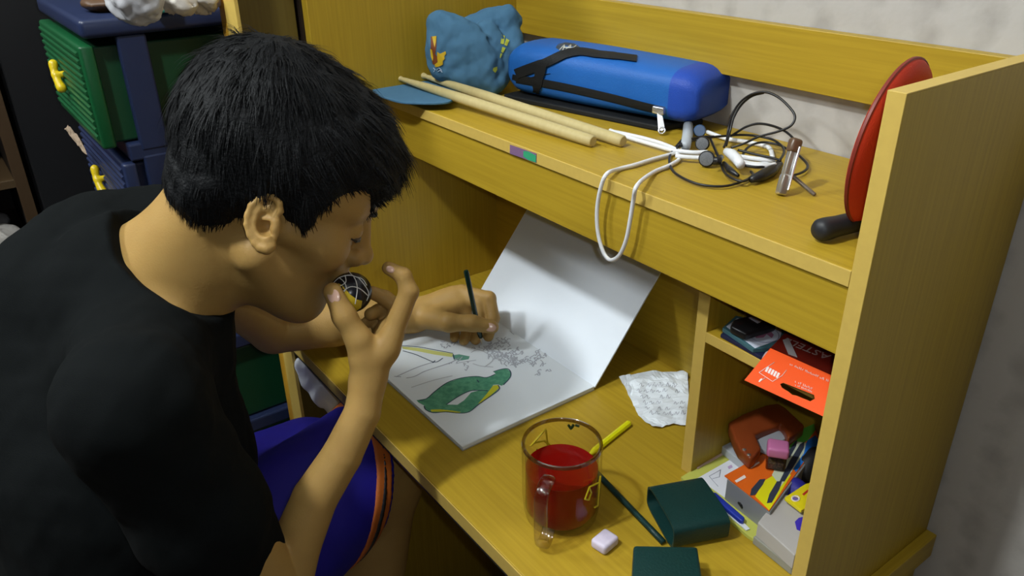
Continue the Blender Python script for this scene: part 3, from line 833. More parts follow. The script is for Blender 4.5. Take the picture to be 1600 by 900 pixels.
def band(name, mids, wpx, m, tree, parent, lift=.0008, th=.0016):
    """woven band following a surface; mids in photograph points, wpx = half width there"""
    L_ = catmull([np.array(p, float) for p in mids], 5)
    rows = []; NA = 5
    for i, p in enumerate(L_):
        t = L_[min(i + 1, len(L_) - 1)] - L_[max(i - 1, 0)]; t /= np.linalg.norm(t); nn = np.array([-t[1], t[0]])
        w_ = wpx[min(int(i / 5), len(wpx) - 1)] if hasattr(wpx, '__len__') else wpx
        rows.append([hit(tree, *(p + nn * w_ * (1 - 2 * k / (NA - 1))), lift) for k in range(NA)])
    V = []; n = len(L_); Fc = []
    for r_ in rows:
        for p in r_:
            f = CAM - p; f /= np.linalg.norm(f); V += [p, p + f * th + np.array([0, 0, th * .5])]
    def ix(i, k, top): return (i * NA + k) * 2 + top
    for i in range(n - 1):
        for k in range(NA - 1):
            Fc.append((ix(i, k, 1), ix(i, k + 1, 1), ix(i + 1, k + 1, 1), ix(i + 1, k, 1)))
            Fc.append((ix(i, k, 0), ix(i + 1, k, 0), ix(i + 1, k + 1, 0), ix(i, k + 1, 0)))
        for k in (0, NA - 1): Fc.append((ix(i, k, 0), ix(i, k, 1), ix(i + 1, k, 1), ix(i + 1, k, 0)))
    for i in (0, n - 1):
        for k in range(NA - 1): Fc.append((ix(i, k, 0), ix(i, k + 1, 0), ix(i, k + 1, 1), ix(i, k, 1)))
    o = link(name, pydata(V, Fc), m, None, False); adopt(o, parent); return o
band('zipper', [(800, 123), (850, 131), (900, 141), (960, 155), (1010, 168), (1038, 174)], 6, BLKN, bag_t, bag)
band('strap', [(806, 117), (818, 112), (850, 100), (880, 86), (905, 81), (935, 85), (965, 88), (995, 92)], [8, 8, 7, 6.5, 6, 5.5, 5], BLKN, bag_t, bag, .0012, .002)
band('strap', [(846, 101), (842, 120), (838, 140), (837, 150)], [8, 7, 5], BLKN, bag_t, bag, .0022, .0015)
SILVER = mat('silver_metal', (.75, .76, .78), .25, .5, metal=.9)
zs = hit(bag_t, 1030, 172, .003); dn = at(1034, 203, float((zs - CAM) @ FW) - .004)
obox('zip_slider', zs + 0, bu, -bv, Z3, .008, .004, .0045, SILVER, bag, .0015)
pd_ = dn - zs; pl2 = np.linalg.norm(pd_); pd_ /= pl2
fN = CAM - zs; fN -= pd_ * (fN @ pd_); fN /= np.linalg.norm(fN); sN = np.cross(pd_, fN)
prism('zip_pull', [zs + sN * .0026, zs - sN * .0026, dn - sN * .0040, dn + pd_ * .002, dn + sN * .0040], fN * .0012, SILVER, bag, .0003)
tube('zip_ring', [dn + pd_ * .001 + (sN * math.cos(a) + pd_ * math.sin(a)) * .0038 + fN * .0008 for a in [i * math.pi / 8 for i in range(16)]], .0012, SILVER, bag, 6, None, True)
shell_patch = None
def patch_on(name, poly, m, tree, parent, lift=.0007, cuts=3):
    bm = bmesh.new(); f = bm.faces.new([bm.verts.new((x, y, 0)) for x, y in poly])
    bmesh.ops.triangulate(bm, faces=[f]); bmesh.ops.subdivide_edges(bm, edges=list(bm.edges), cuts=cuts, use_grid_fill=True)
    for v in bm.verts: v.co = Vector(hit(tree, v.co.x, v.co.y, lift))
    me = bpy.data.meshes.new(name); bm.to_mesh(me); bm.free()
    o = link(name, me, m, None, True); adopt(o, parent); return o
patch_on('logo_patch', [(868, 74), (872, 69), (884, 66), (898, 68), (906, 73), (904, 79), (892, 82), (876, 80)], mat('dark_patch', (.03, .05, .08), .4), bag_t, bag)
lg = [[(874, 78), (882, 70), (879, 79)], [(884, 77), (892, 70), (890, 78), (900, 71)], [(881, 74), (898, 75)]]
o = link('logo_print', pydata(*join_geo([tube_geo([hit(bag_t, *p, .0012) for p in catmull([np.array(q, float) for q in l], 3)], .0008, 4) for l in lg])), mat('pale_print', (.65, .66, .6), .5)); adopt(o, bag)

# blue-grey cap
CAPM = mat('blue_grey_twill', (.075, .185, .30), .8, .2, bump=(1800, .35), noise=((60, 60, 60), .4, (.065, .16, .27)))
cap = thing('cap', 'crumpled blue-grey cap with a yellow embroidered emblem at the left of the shelf', 'cap', tuple(onz(725, 140, ZS)))
def cp(px, py, dz=0.0):         # the crown leans back: nearer at the top
    return at(px, py, 1.128 - .045 * (140 - py) / 130 + dz)
cs_ = SDF()
rr = .017
front = [(690, 40), (715, 55), (745, 70)], [(690, 75), (720, 85), (755, 98)], [(692, 104), (725, 116), (762, 126)]
for row in front:
    cs_.chain([cp(x, y, .012) for x, y in row], [.0145, .0165, .0150], .020)
for a, b in zip(front[:-1], front[1:]):
    for p, q2 in zip(a, b): cs_.rc(cp(*p, .012), cp(*q2, .012), .0145, .0145, .02)
cs_.rc(cp(684, 36, .016), cp(688, 100, .016), .0085, .0095, .014)
cs_.rc(cp(686, 33, .012), cp(735, 50, .018), .0085, .010, .012)
cs_.rc(cp(762, 128, .01), cp(772, 136, .006), .010, .008, .012)
rear = [(735, 42, .055), (765, 32, .055), (790, 28, .055), (798, 60, .05), (802, 80, .04), (786, 105, .03), (778, 124, .02)]
for (x0, y0, d0), (x1, y1, d1) in zip(rear[:-1], rear[1:]): cs_.rc(cp(x0, y0, d0), cp(x1, y1, d1), .0165, .0165, .006)
cs_.rc(cp(760, 50, .03), cp(785, 85, .03), .016, .017, .006)
cs_.rc(cp(795, 18, .06), cp(805, 32, .062), .011, .010, .004)
cs_.rc(cp(770, 78, .02), cp(782, 128, .008), .013, .008, .004)
cs_.rc(cp(762, 62, .006), cp(776, 74, .008), .0045, .003, .003, -1)
capo = link('crown', cs_.mesh(.0022, lambda P: .0016 * fbm(P, 130, 2.5) + .0008 * fbm(P, 300, 1.0)), CAPM, None, True); adopt(capo, cap)
bz = ZS + .012
brim = []
for x, y in [(581, 137), (586, 128), (600, 121), (625, 118), (660, 120), (690, 128), (715, 145), (705, 157), (685, 160), (655, 160), (625, 158), (600, 151), (586, 145)]:
    brim.append(np.array([x, y], float))
brim = [onz(*p, bz) for p in catmull(brim, 4, True)]
prism('brim', brim, (0, 0, -.0035), CAPM, cap, .0012)
cap_t = bvh_of(capo)
GOLD = mat('gold_thread', (.62, .40, .015), .5); RUST = mat('rust_thread', (.20, .05, .01), .6); LIMEY = mat('lime_thread', (.55, .60, .06), .6); PALET = mat('pale_thread', (.45, .55, .68), .6)
patch_on('emblem', [(673, 57), (682, 57), (682, 72), (680, 84), (685, 92), (681, 103), (676, 100), (673, 84)], RUST, cap_t, cap)
patch_on('emblem', [(675, 57), (682, 56), (681, 66), (679, 74), (677, 66)], GOLD, cap_t, cap, .0012)
patch_on('emblem', [(672, 76), (675, 78), (677, 90), (676, 96), (673, 88)], GOLD, cap_t, cap, .0012)
patch_on('emblem', [(683, 81), (688, 84), (696, 80), (697, 84), (694, 88), (695, 92), (692, 95), (692, 101), (686, 104), (680, 105), (679, 101), (684, 97), (683, 90)], GOLD, cap_t, cap, .0012)
o = link('emblem_lettering', pydata(*join_geo([tube_geo([hit(cap_t, *p, .001) for p in l], .0006, 4) for l in ([(677, 106), (680, 109), (678, 112)], [(682, 110), (686, 106), (690, 110)], [(684, 112), (688, 110), (691, 113)])])), PALET); adopt(o, cap)
for poly in ([(784, 54), (789, 56), (787, 69), (782, 68)], [(791, 60), (796, 63), (792, 72), (788, 70)], [(785, 73), (790, 75), (786, 83), (783, 81)], [(782, 83), (785, 84), (782, 91), (781, 90)], [(771, 106), (777, 104), (777, 109), (774, 114), (770, 110)]):
    patch_on('embroidery', poly, LIMEY, cap_t, cap, .0012, 1)

# drum sticks
STK = mat('pale_hickory', (.52, .43, .20), .5, .35, noise=((200, 200, 20), .4, (.44, .35, .15)))
def stick(a, b, lab):
    a = np.array(a); b = np.array(b); L_ = float(np.linalg.norm(b - a)); ax = (a - b) / L_
    o = lathe('drumstick', [(.0055, 0), (.0068, .0015), (.0070, .01), (.0070, L_ * .62), (.0058, L_ * .80), (.0034, L_ * .955), (.0028, L_ * .965), (.0040, L_ * .975), (.0045, L_ * .985), (.0036, L_ * .996), (.001, L_)], b, STK, None, 16, ax)
    tag(o, lab, 'drumstick', 'pair of drumsticks')
stick(onz(620, 121, ZS + .021), onz(927, 221, ZS + .0071), 'front wooden drumstick, nearest the shelf edge')
stick(onz(658, 117, ZS + .020), onz(974, 221, ZS + .0071), 'rear wooden drumstick, between the bag and the other stick')

# white flat cable with a loop hanging over the apron
WC = mat('white_cable', (.74, .75, .76), .4)
cab = thing('white_cable', 'white flat cable with a loop hanging over the shelf edge', 'cable', tuple(onz(1060, 245, ZS)))
def cr4(x, y): return (900 + x / 2.728, 100 + y / 2.728)
hang = []
for x, y in [(455, 365), (420, 380), (330, 405), (250, 430), (180, 448)]: hang.append(onz(*cr4(x, y), ZS + .003))
for x, y in [(132, 468), (108, 520), (92, 600), (90, 680), (100, 750), (122, 812), (150, 836), (185, 815), (214, 750), (232, 660), (245, 580), (262, 515)]: hang.append(on(*cr4(x, y), 1, -.0085 if y > 480 else -.004))
for x, y in [(330, 462), (400, 432), (440, 405), (430, 380)]: hang.append(onz(*cr4(x, y), ZS + .003))
hp2 = catmull(hang, 5)
def lookn(P): 
    f = CAM - P; return f / np.linalg.norm(f)
tube('loop', hp2, .0022, WC, cab, 8)
for i, (ln, z_) in enumerate((([(145, 283), (220, 312), (330, 345), (430, 372), (540, 385)], .004), ([(165, 290), (280, 315), (380, 345), (450, 378)], .003), ([(425, 392), (480, 398), (560, 402)], .006), ([(440, 372), (500, 378), (560, 376)], .009), ([(560, 290), (640, 318), (740, 335), (820, 355), (838, 400)], .003), ([(700, 395), (770, 405), (850, 412)], .009), ([(690, 412), (770, 428), (868, 422)], .005), ([(705, 425), (790, 436), (850, 428)], .010))):
    tube('cable_run', catmull([onz(*cr4(x, y), ZS + z_) for x, y in ln], 5), .0026, WC, cab, 8)
tube('plug', [onz(*cr4(x, y), ZS + .012) for x, y in [(640, 372), (665, 385), (690, 410), (702, 430)]], [.0040, .0058, .0055, .0045], WC, cab, 10)
tube('clear_plug', [onz(*cr4(x, y), ZS + .010) for x, y in [(478, 262), (476, 300), (468, 350)]], [.0058, .0062, .0055], mat('translucent_plastic', (.55, .60, .64), .3, trans=.3), cab, 12)
# black earphones
EAR = thing('earphones', 'tangled black earphones in front of the bag', 'earphones', tuple(onz(1110, 240, ZS)))
def c5(x, y): return (1020 + x / 4.5, 130 + y / 4.5)
def wire(pts, y0=None, z_=.004, r=.0014):
    P = []
    for p in pts:
        x, y = p[0], p[1]
        if len(p) > 2: P.append(on(*c5(x, y), 1, p[2]))
        else: P.append(onz(*c5(x, y), ZS + z_))
    tube('wire', catmull(P, 6), r, BLACKM, EAR, 6)
yw_ = float(onz(*c5(520, 430), ZS + .004)[1])
wire([(500, 450), (520, 400, yw_), (530, 330, yw_ + .01), (555, 230, yw_ + .015), (610, 140, yw_ + .02), (690, 80, yw_ + .022), (790, 62, yw_ + .024), (885, 100, yw_ + .024), (970, 180, yw_ + .022), (1000, 240, yw_ + .02), (970, 300, yw_ + .015), (880, 340, yw_ + .01), (750, 375, yw_ + .004), (640, 425, yw_), (550, 455)], z_=.004)
wire([(515, 440), (540, 350, yw_ + .008), (570, 240, yw_ + .016), (625, 150, yw_ + .022), (700, 90, yw_ + .024), (780, 68, yw_ + .026)], z_=.004)
wire([(545, 375), (600, 340, yw_ + .02), (660, 305, yw_ + .022), (740, 285, yw_ + .024), (830, 297, yw_ + .022), (920, 332, yw_ + .015), (985, 385, yw_ + .006), (1020, 440, yw_)], z_=.006)
wire([(345, 300), (260, 345), (165, 445), (118, 520), (130, 600), (200, 660), (330, 712), (480, 726), (600, 702), (700, 655), (690, 620)], z_=.003)
wire([(170, 455), (290, 402), (400, 382), (520, 370), (640, 364), (760, 376), (860, 405), (922, 465), (900, 530), (840, 572), (740, 590), (620, 575)], z_=.010)
wire([(625, 520), (660, 460), (720, 425), (790, 416), (880, 432), (950, 465)], z_=.008)
wire([(1025, 505), (1080, 560), (1085, 600), (1040, 632), (960, 655)], z_=.004)
wire([(400, 380), (430, 450), (470, 540), (500, 620), (560, 670), (640, 690), (700, 650)], z_=.006)
wire([(600, 470), (720, 500), (840, 525), (900, 545)], z_=.013)
wire([(180, 440), (250, 400), (340, 378), (430, 376)], z_=.012)
tube('remote', [onz(*c5(x, y), ZS + .006) for x, y in [(690, 680), (760, 655), (830, 620), (890, 570)]], [.003, .0058, .0062, .004], BLACKM, EAR, 10)
tube('wire_joint', [onz(*c5(x, y), ZS + .008) for x, y in [(500, 560), (540, 610), (600, 650)]], [.002, .0036, .0018], BLACKM, EAR, 8)
GRILL = mat('grey_grille', (.16, .17, .18), .45, noise=((1500, 1500, 1500), .6, (.05, .05, .055)))
for i, (x, y, r_) in enumerate(((348, 425, .0078), (378, 532, .0085))):
    c = onz(*c5(x, y), ZS + .0095 + (0.004 if i == 0 else 0)); f = CAM - c + np.array([-.1, -.15, .0]); f /= np.linalg.norm(f)
    bd = lathe('earbud', [(.003, -.012), (r_ * .6, -.010), (r_, -.003), (r_, 0), (r_ * .9, .001)], c, BLACKM, EAR, 20, f)
    g_ = lathe('grille', [(r_ * .86, .0008), (r_ * .84, .0016), (r_ * .4, .0022)], c, GRILL, None, 20, f); g_.parent = bd; g_.matrix_parent_inverse = bd.matrix_world.inverted()
tube('earbud_stem', [onz(*c5(x, y), ZS + .012) for x, y in [(430, 545), (455, 548), (480, 520)]], [.0045, .0045, .003], BLACKM, EAR, 8)
c = onz(*c5(330, 335), ZS + .012)
lathe('earbud', [(.003, -.010), (.0065, -.006), (.0072, 0), (.006, .002)], c, mat('blue_grey_plastic', (.05, .10, .20), .35), EAR, 18, (CAM - c))

# clear clip stand
clp = thing('clip', 'clear plastic clip with a chrome edge standing beside the earphones', 'clip', tuple(onz(1235, 300, ZS)))
CLEAR = mat('smoky_plastic', (.30, .27, .22), .2, .5, trans=.5)
b0, b1 = onz(1220, 303, ZS + .002), on(1243, 222, 1, float(onz(1220, 303, ZS)[1]) + .018)
cu_ = b1 - b0; cl_ = float(np.linalg.norm(cu_)); cu_ /= cl_
fN = CAM - b0; fN -= cu_ * (fN @ cu_); fN /= np.linalg.norm(fN); sN = np.cross(cu_, fN)
thk = sN * .55 + fN * .84; wid = np.cross(cu_, thk)
obox('clip_body', b0 + cu_ * cl_ / 2, wid, thk, cu_, .0042, .0035, cl_ / 2, CLEAR, clp, .0016)
ee = b0 + cu_ * cl_ / 2 + (sN * -.0052 if (sN @ RT) < 0 else sN * .0052)
obox('chrome_edge', ee, sN, fN, cu_, .0011, .004, cl_ * .42, SILVER, clp, .0005)
obox('clip_jaw', b0 + cu_ * cl_ * .93, wid, thk, cu_, .0058, .005, .007, mat('brown_plastic', (.12, .07, .04), .3), clp, .003)
obox('clip_jaw', b0 + cu_ * cl_ * .18, wid, thk, cu_, .0046, .0045, .010, CLEAR, clp, .002)
tube('leg', [on(1238, 275, 1, float(b0[1]) + .014), onz(1256, 290, ZS + .006), onz(1273, 304, ZS + .0022)], [.0022, .002, .0018], CLEAR, clp, 8)

# red disc leaning in the right corner
RED = mat('red_rubber', (.58, .040, .014), .55, .3, bump=(700, .15))
c = at(1390, 224, .648); dn_ = -.60 * FW + .80 * (.88 * RT - .47 * UP); dn_ /= np.linalg.norm(dn_)
rd = thing('red_disc', 'red rounded disc leaning against the right side board of the shelf', 'disc', (float(c[0]), float(c[1]), ZS))
lathe('disc', [(.001, -.006), (.055, -.006), (.065, -.004), (.0685, 0), (.065, .004), (.055, .007), (.001, .009)], c, RED, rd, 56, dn_)
lathe('rim', [(.0680, -.0026), (.0692, -.0016), (.0692, .0004), (.0680, .0012)], c, mat('dark_red_rim', (.20, .02, .010), .5), rd, 56, dn_, True, True)['label'] = 'thin dark rim'
# black handle poking out behind the right board
r0, r1 = onz(1276, 361, ZS + .0105), onz(1380, 336, ZS + .0105)
hd0 = r1 - r0; hd0 /= np.linalg.norm(hd0)
o = lathe('black_rod', [(.002, -.001), (.007, .0005), (.0094, .004), (.0098, .010), (.0090, .022), (.0088, .060), (.0085, .085), (.003, .086)], r0, mat('black_rubber', (.014, .015, .018), .5), None, 20, hd0)
tag(o, 'black round-ended rod on the shelf under the red disc', 'rod')

# ------------------------------------------------------------------ pigeonholes: upper cell
NAVY = mat('navy_cover', (.012, .014, .045), .45)
U0 = ZP
tag(slab('booklet', [(1126, 522), (1150, 500), (1290, 560), (1258, 592), (1205, 566)], U0 + .004, .0038, NAVY, None, .0005), 'navy booklet at the bottom of the upper pigeonhole', 'booklet')
bk = slab('booklet', [(1129, 512), (1150, 493), (1220, 508), (1258, 526), (1244, 541), (1177, 545)], U0 + .0085, .0044, mat('teal_cover', (.05, .13, .15), .45), None, .0004)
tag(bk, 'pale teal-edged booklet with a pink emblem lying on the navy booklet', 'booklet')
slab('cover_print', [(1135, 510), (1152, 497), (1220, 511), (1221, 520), (1218, 530), (1180, 544)], U0 + .0088, .0003, mat('pale_blue_print', (.60, .65, .76), .5), bk, 0)
em = [(1174, 522), (1178, 517), (1190, 516), (1196, 517), (1203, 516), (1209, 523), (1206, 528), (1198, 522), (1193, 527), (1182, 528)]
slab('pink_emblem', em, U0 + .0091, .0002, mat('pink_print', (.42, .16, .28), .5), bk, 0)
lpts = catmull([onz(x, y, U0 + .0091) for x, y in [(1168, 519), (1180, 511), (1202, 511), (1216, 521), (1214, 531), (1196, 535), (1178, 531)]], 4, True)
tube('emblem_ring', lpts, .0004, mat('blue_grey_print', (.25, .27, .38), .5), bk, 4, None, True)
ph = slab('black_phone', [(1141, 509), (1146, 499), (1170, 492), (1196, 498), (1214, 506), (1200, 511), (1165, 521)], U0 + .0185, .0085, BLACKM, None, .0022, True)
tag(ph, 'small black device with a pale label on the teal booklet', 'device')
slab('label', [(1170, 496), (1176, 494.5), (1191, 501), (1184, 505)], U0 + .0189, .0004, mat('grey_label', (.45, .45, .50), .5), ph, 0)
bx = slab('card_box', [(1198, 549), (1226, 520), (1300, 540), (1330, 556), (1310, 600)], U0 + .012, .0115, mat('dark_red_card', (.22, .018, .010), .4), None, .0006)
tag(bx, 'dark red box with pale lettering in the upper pigeonhole', 'box')
a_, b_ = onz(1300, 556, U0 + .0122), onz(1245, 534, U0 + .0122)
rdir = b_ - a_; upd = onz(1290, 566, U0 + .0122) - onz(1296, 548, U0 + .0122)
PRINT = mat('pale_grey_print', (.48, .36, .34), .5); WPRINT = mat('white_print', (.78, .70, .66), .5)
text_mesh('lettering', 'ASTELL', a_, rdir, upd, .0145, PRINT, bx, .0002)
slab('white_tag', [(1223, 531), (1232, 528), (1246, 558), (1232, 553)], U0 + .0126, .0004, mat('grey_white_tag', (.52, .50, .50), .5), bx, 0)
tag(slab('eraser', [(1191, 556), (1196, 548), (1204, 546), (1202, 556), (1192, 563)], U0 + .016, .010, mat('grey_pink_rubber', (.45, .36, .38), .6), None, .002, True), 'greyish pink eraser at the corner of the orange packet', 'eraser')
# orange hang-pack card lying across the box, hanging out of the cell
ORC = mat('orange_red_card', (.82, .085, .008), .4)
ZO = U0 + .031
_pn = np.array([0, -.55, 1.]); _pp = np.array([.70, .0, U0 + .004])
def onp(x, y, lift=0.0):
    dv = ray(x, y); return CAM + dv * (((_pp - CAM) @ _pn + lift * np.linalg.norm(_pn)) / (dv @ _pn))
outer = [(1163, 594), (1204, 544), (1303, 588), (1289, 652)]
hole = [(1219, 600), (1224, 598), (1272, 617), (1273, 623), (1266, 627), (1244, 618), (1238, 617), (1232, 612), (1222, 606)]
def slab_hole(name, outer, hole, z, th, m):
    bm = bmesh.new()
    def loop(pts, zz): return [bm.verts.new(Vector(onp(x, y, zz))) for x, y in pts]
    rings = []
    for zz in (0, -th):
        o_ = loop(outer, zz); h_ = loop(hole, zz)
        es = [bm.edges.new((l[i], l[(i + 1) % len(l)])) for l in (o_, h_) for i in range(len(l))]
        bmesh.ops.triangle_fill(bm, use_beauty=True, use_dissolve=False, edges=es)
        rings.append((o_, h_))
    for k in range(2):
        A, B = rings[0][k], rings[1][k]
        for i in range(len(A)): bm.faces.new((A[i], A[(i + 1) % len(A)], B[(i + 1) % len(A)], B[i]))
    bmesh.ops.recalc_face_normals(bm, faces=list(bm.faces))
    me = bpy.data.meshes.new(name); bm.to_mesh(me); bm.free()
    return link(name, me, m)
oc = slab_hole('hang_packet', outer, hole, ZO, .004, ORC)
tag(oc, 'orange packet card with a hanging slot sticking out of the upper pigeonhole', 'packet')
def print_line(p0, p1, hgt, n):
    """a line of print too small to read in the photograph: rows of tiny strokes"""
    p0 = np.array(p0, float); p1 = np.array(p1, float); st_ = random.Random(int(p0[0])); parts = []
    for i in range(n):
        if st_.random() < .16: continue
        c = p0 + (p1 - p0) * (i + .5) / n; d_ = (p1 - p0) / n * .34; v_ = np.array([-.5, 1.0]) * hgt
        L_ = [c - d_ + v_ * st_.choice((0, .4)), c + v_, c + d_ + v_ * st_.choice((0, .5, 1))]
        parts.append(tube_geo([onp(*q, .0003) for q in L_], .00022, 4))
    o = link('small_print', pydata(*join_geo(parts)), WPRINT); adopt(o, oc)
print_line((1235, 567), (1296, 594), 3.0, 26)
print_line((1243, 594), (1270, 606), 3.0, 11)
print_line((1243, 600), (1272, 612), 2.2, 15)
def ofilm(name, pts, m): return prism(name, [onp(x, y, .0003) for x, y in pts], -_pn / np.linalg.norm(_pn) * .0003, m, oc, 0)
for k in range(5):
    x0 = 1199 + k * 4.2; y0 = 572.5 + k * 2.3
    ofilm('white_bar', [(x0, y0), (x0 + 3, y0 + 1.5), (x0 - 1, y0 + 9), (x0 - 4, y0 + 7.5)], WPRINT)
for ln in ([(1186, 582), (1198, 590), (1207, 596), (1222, 587), (1229, 578)], [(1186, 582), (1210, 566)], [(1196, 590), (1187, 596)]):
    tube('white_line', [onp(x, y, .0003) for x, y in ln], .0003, WPRINT, oc, 4)
ofilm('white_drop', [(1185, 596), (1188, 592), (1191, 591), (1190, 594), (1187, 597)], WPRINT)

# ------------------------------------------------------------------ pigeonholes: lower cell
notep = slab('notepad', [(1064, 745), (1128, 706), (1190, 742), (1206, 800), (1190, 850), (1168, 836)], ZW + .0045, .0042, mat('lime_border', (.50, .52, .10), .55), None, .0004)
tag(notep, 'lime bordered notepad under the pen box on the desk', 'notepad')
slab('white_sheet', [(1090, 747), (1141, 718), (1180, 745), (1182, 790), (1150, 790)], ZW + .0049, .0004, mat('sheet_white', (.72, .74, .80), .5), notep, 0)
for ln in ([(1108, 744), (1126, 734)], [(1108, 744), (1122, 760)], [(1126, 734), (1124, 745), (1113, 748)]):
    tube('printed_line', [onz(x, y, ZW + .0051) for x, y in ln], .0004, GREY, notep, 4)
slab('pink_print', [(1137, 729), (1143, 726), (1145, 730), (1139, 733)], ZW + .0051, .0002, mat('pink_mark', (.5, .35, .55), .5), notep, 0)
tag(slab('pink_card', [(1087, 727), (1126, 707), (1130, 710), (1090, 732)], ZW + .0062, .0016, mat('pale_pink_card', (.55, .40, .33), .5), None, .0003), 'thin pale pink card along the back of the notepad', 'card')
# pale box behind
tag(slab('card_box', [(1128, 697), (1146, 688), (1200, 700), (1180, 740), (1168, 728)], ZW + .016, .011, mat('grey_blue_card', (.42, .45, .48), .5), None, .001), 'pale grey card box under the brown stapler frame', 'box')
# brown hole punch
BRN = mat('brown_plastic_body', (.20, .040, .010), .28, .5)
br = thing('hole_punch', 'reddish brown plastic punch leaning at the back of the lower pigeonhole', 'hole punch', tuple(onz(1190, 700, ZW)))
outerp = [(1138, 659), (1160, 646), (1195, 632), (1216, 629), (1228, 636), (1258, 664), (1232, 684), (1226, 668), (1220, 661), (1190, 673), (1180, 678), (1190, 700), (1180, 712), (1172, 716), (1155, 700), (1148, 686)]
slab('frame', outerp, ZW + .050, .016, BRN, br, .003, True, 3)
slab('grey_plate', [(1180, 680), (1222, 658), (1240, 676), (1200, 705), (1188, 700)], ZW + .040, .006, mat('grey_plate', (.30, .31, .34), .4), br, .001)
slab('base', [(1158, 690), (1200, 672), (1238, 690), (1215, 716), (1182, 722)], ZW + .033, .016, BRN, br, .003)
for x, y in ((1163, 703), (1170, 711)):
    lathe('screw', [(.0022, 0), (.0022, .0008), (.0012, .0014)], onz(x, y, ZW + .050), SILVER, br, 10)
# transparent pen box with a printed orange/yellow/green lid
pb = thing('pen_box', 'pen box with orange, yellow, green and blue printed lid', 'box', tuple(onz(1200, 760, ZW)))
ZB = ZW + .033
lidp = [(1132, 743), (1200, 705), (1258, 668), (1272, 662), (1274, 672), (1281, 690), (1240, 745), (1202, 798)]
slab('tray', [(1136, 748), (1200, 705), (1270, 668), (1285, 690), (1245, 745), (1204, 800)], ZB - .0006, .028, mat('frosted_tray', (.34, .35, .36), .3, trans=.35), pb, .001)
slab('lid', lidp, ZB + .0004, .001, mat('orange_print', (.72, .13, .012), .35), pb, 0)
def lidfilm(name, pts, m, lift=.0003): return slab(name, pts, ZB + .0004 + lift, .0003, m, pb, 0)
lidfilm('yellow_print', [(1180, 775), (1196, 750), (1222, 735), (1236, 742), (1218, 772), (1202, 797)], mat('bright_yellow_print', (.72, .68, .01), .35))
lidfilm('green_print', [(1216, 696), (1240, 680), (1258, 668), (1272, 662), (1274, 672), (1262, 688), (1236, 705)], mat('green_print', (.10, .42, .05), .35))
lidfilm('blue_print', [(1262, 688), (1274, 680), (1281, 690), (1258, 718), (1244, 738), (1238, 730)], mat('blue_print', (.015, .16, .58), .35))
lidfilm('pale_print', [(1206, 742), (1222, 712), (1246, 690), (1260, 692), (1256, 708), (1236, 738), (1220, 760)], mat('pale_glow_print', (.55, .60, .45), .35), .0004)
PENP = mat('charcoal_print', (.035, .045, .07), .3)
for pts in ([(1230, 716), (1232, 704), (1243, 689), (1246, 688), (1244, 697), (1234, 715)], [(1218, 752), (1234, 720), (1250, 694), (1257, 690), (1256, 700), (1244, 722), (1226, 752)], [(1172, 774), (1174, 764), (1187, 749), (1196, 748), (1192, 757), (1180, 773)], [(1198, 786), (1202, 772), (1214, 752), (1222, 752), (1218, 764), (1206, 785)]):
    lidfilm('pen_picture', pts, PENP, .0006)
lidfilm('white_print', [(1148, 751), (1163, 742), (1166, 746), (1151, 754)], WPRINT, .0005)
lidfilm('white_print', [(1172, 729), (1186, 721), (1187, 723), (1173, 732)], WPRINT, .0005)
for (x0, y0, x1, y1) in ((1156, 790, 1172, 781), (1174, 794, 1186, 789), (1186, 801, 1196, 798)):
    a, b = onz(x0, y0, ZW + .012), onz(x1, y1, ZW + .014)
    tube('pen_end', [a, b], .0042, BLACKM, pb, 8)
# pink capped sharpener on the pen box
PK = mat('pink_plastic', (.52, .16, .34), .22, .5)
shp = thing('sharpener', 'pink topped clear pencil sharpener standing on the pen box', 'sharpener', tuple(onz(1210, 735, ZB)))
cS = onz(1211, 728, ZB + .0012); su = np.array([.8, .6, 0]); sv = np.array([-.6, .8, 0])
obox('container', [cS[0], cS[1], ZB + .0095], su, sv, Z3, .0100, .0090, .0085, thin_glass('smoky_clear', (.62, .55, .52), .05, .02, .6), shp, .002)
obox('shavings', [cS[0], cS[1], ZB + .0055], su, sv, Z3, .0078, .0068, .0042, mat('shavings', (.20, .14, .11), .8, noise=((400, 400, 400), 1, (.04, .035, .035))), shp, .001)
obox('cap', [cS[0], cS[1], ZB + .0240], su, sv, Z3, .0112, .0100, .0062, PK, shp, .0032, 4)
# grey box, little yellow packet, blue cloth, black pouch, blue pen
tag(slab('blue_pen', [(1112, 770), (1118, 768), (1164, 808), (1162, 814), (1156, 812), (1114, 776)], ZW + .0115, .006, mat('blue_plastic', (.015, .035, .34), .35), None, .0015, True), 'blue pen lying on the front of the notepad', 'pen')
tag(slab('paper_strip', [(1116, 778), (1160, 814), (1172, 826), (1166, 828), (1128, 796)], ZW + .0065, .0016, mat('white_strip', (.7, .73, .78), .5), None, .0003), 'narrow white paper strip beside the blue pen', 'paper')
gb = slab('card_box', [(1184, 816), (1220, 772), (1262, 776), (1270, 800), (1262, 850), (1242, 868)], ZW + .028, .018, mat('grey_white_card', (.42, .40, .38), .5), None, .001)
tag(gb, 'grey-white box with a blue dot by the right side board', 'box')
slab('blue_dot', [(1242, 815), (1248, 809), (1262, 806), (1264, 824), (1252, 830), (1245, 827)], ZW + .0284, .0004, mat('violet_blue_print', (.05, .03, .42), .4), gb, 0)
tag(slab('card_tray', [(1177, 838), (1190, 832), (1245, 862), (1242, 888), (1236, 886)], ZW + .010, .0095, mat('dull_grey_card', (.26, .26, .22), .5), None, .001), 'dull grey flat tray under the grey-white box', 'tray')
yp = slab('packet', [(1226, 777), (1258, 756), (1272, 752), (1268, 790), (1252, 797)], ZW + .036, .004, mat('yellow_packet', (.74, .62, .012), .4), None, .0006)
tag(yp, 'small yellow packet with a round mark behind the grey box', 'packet')
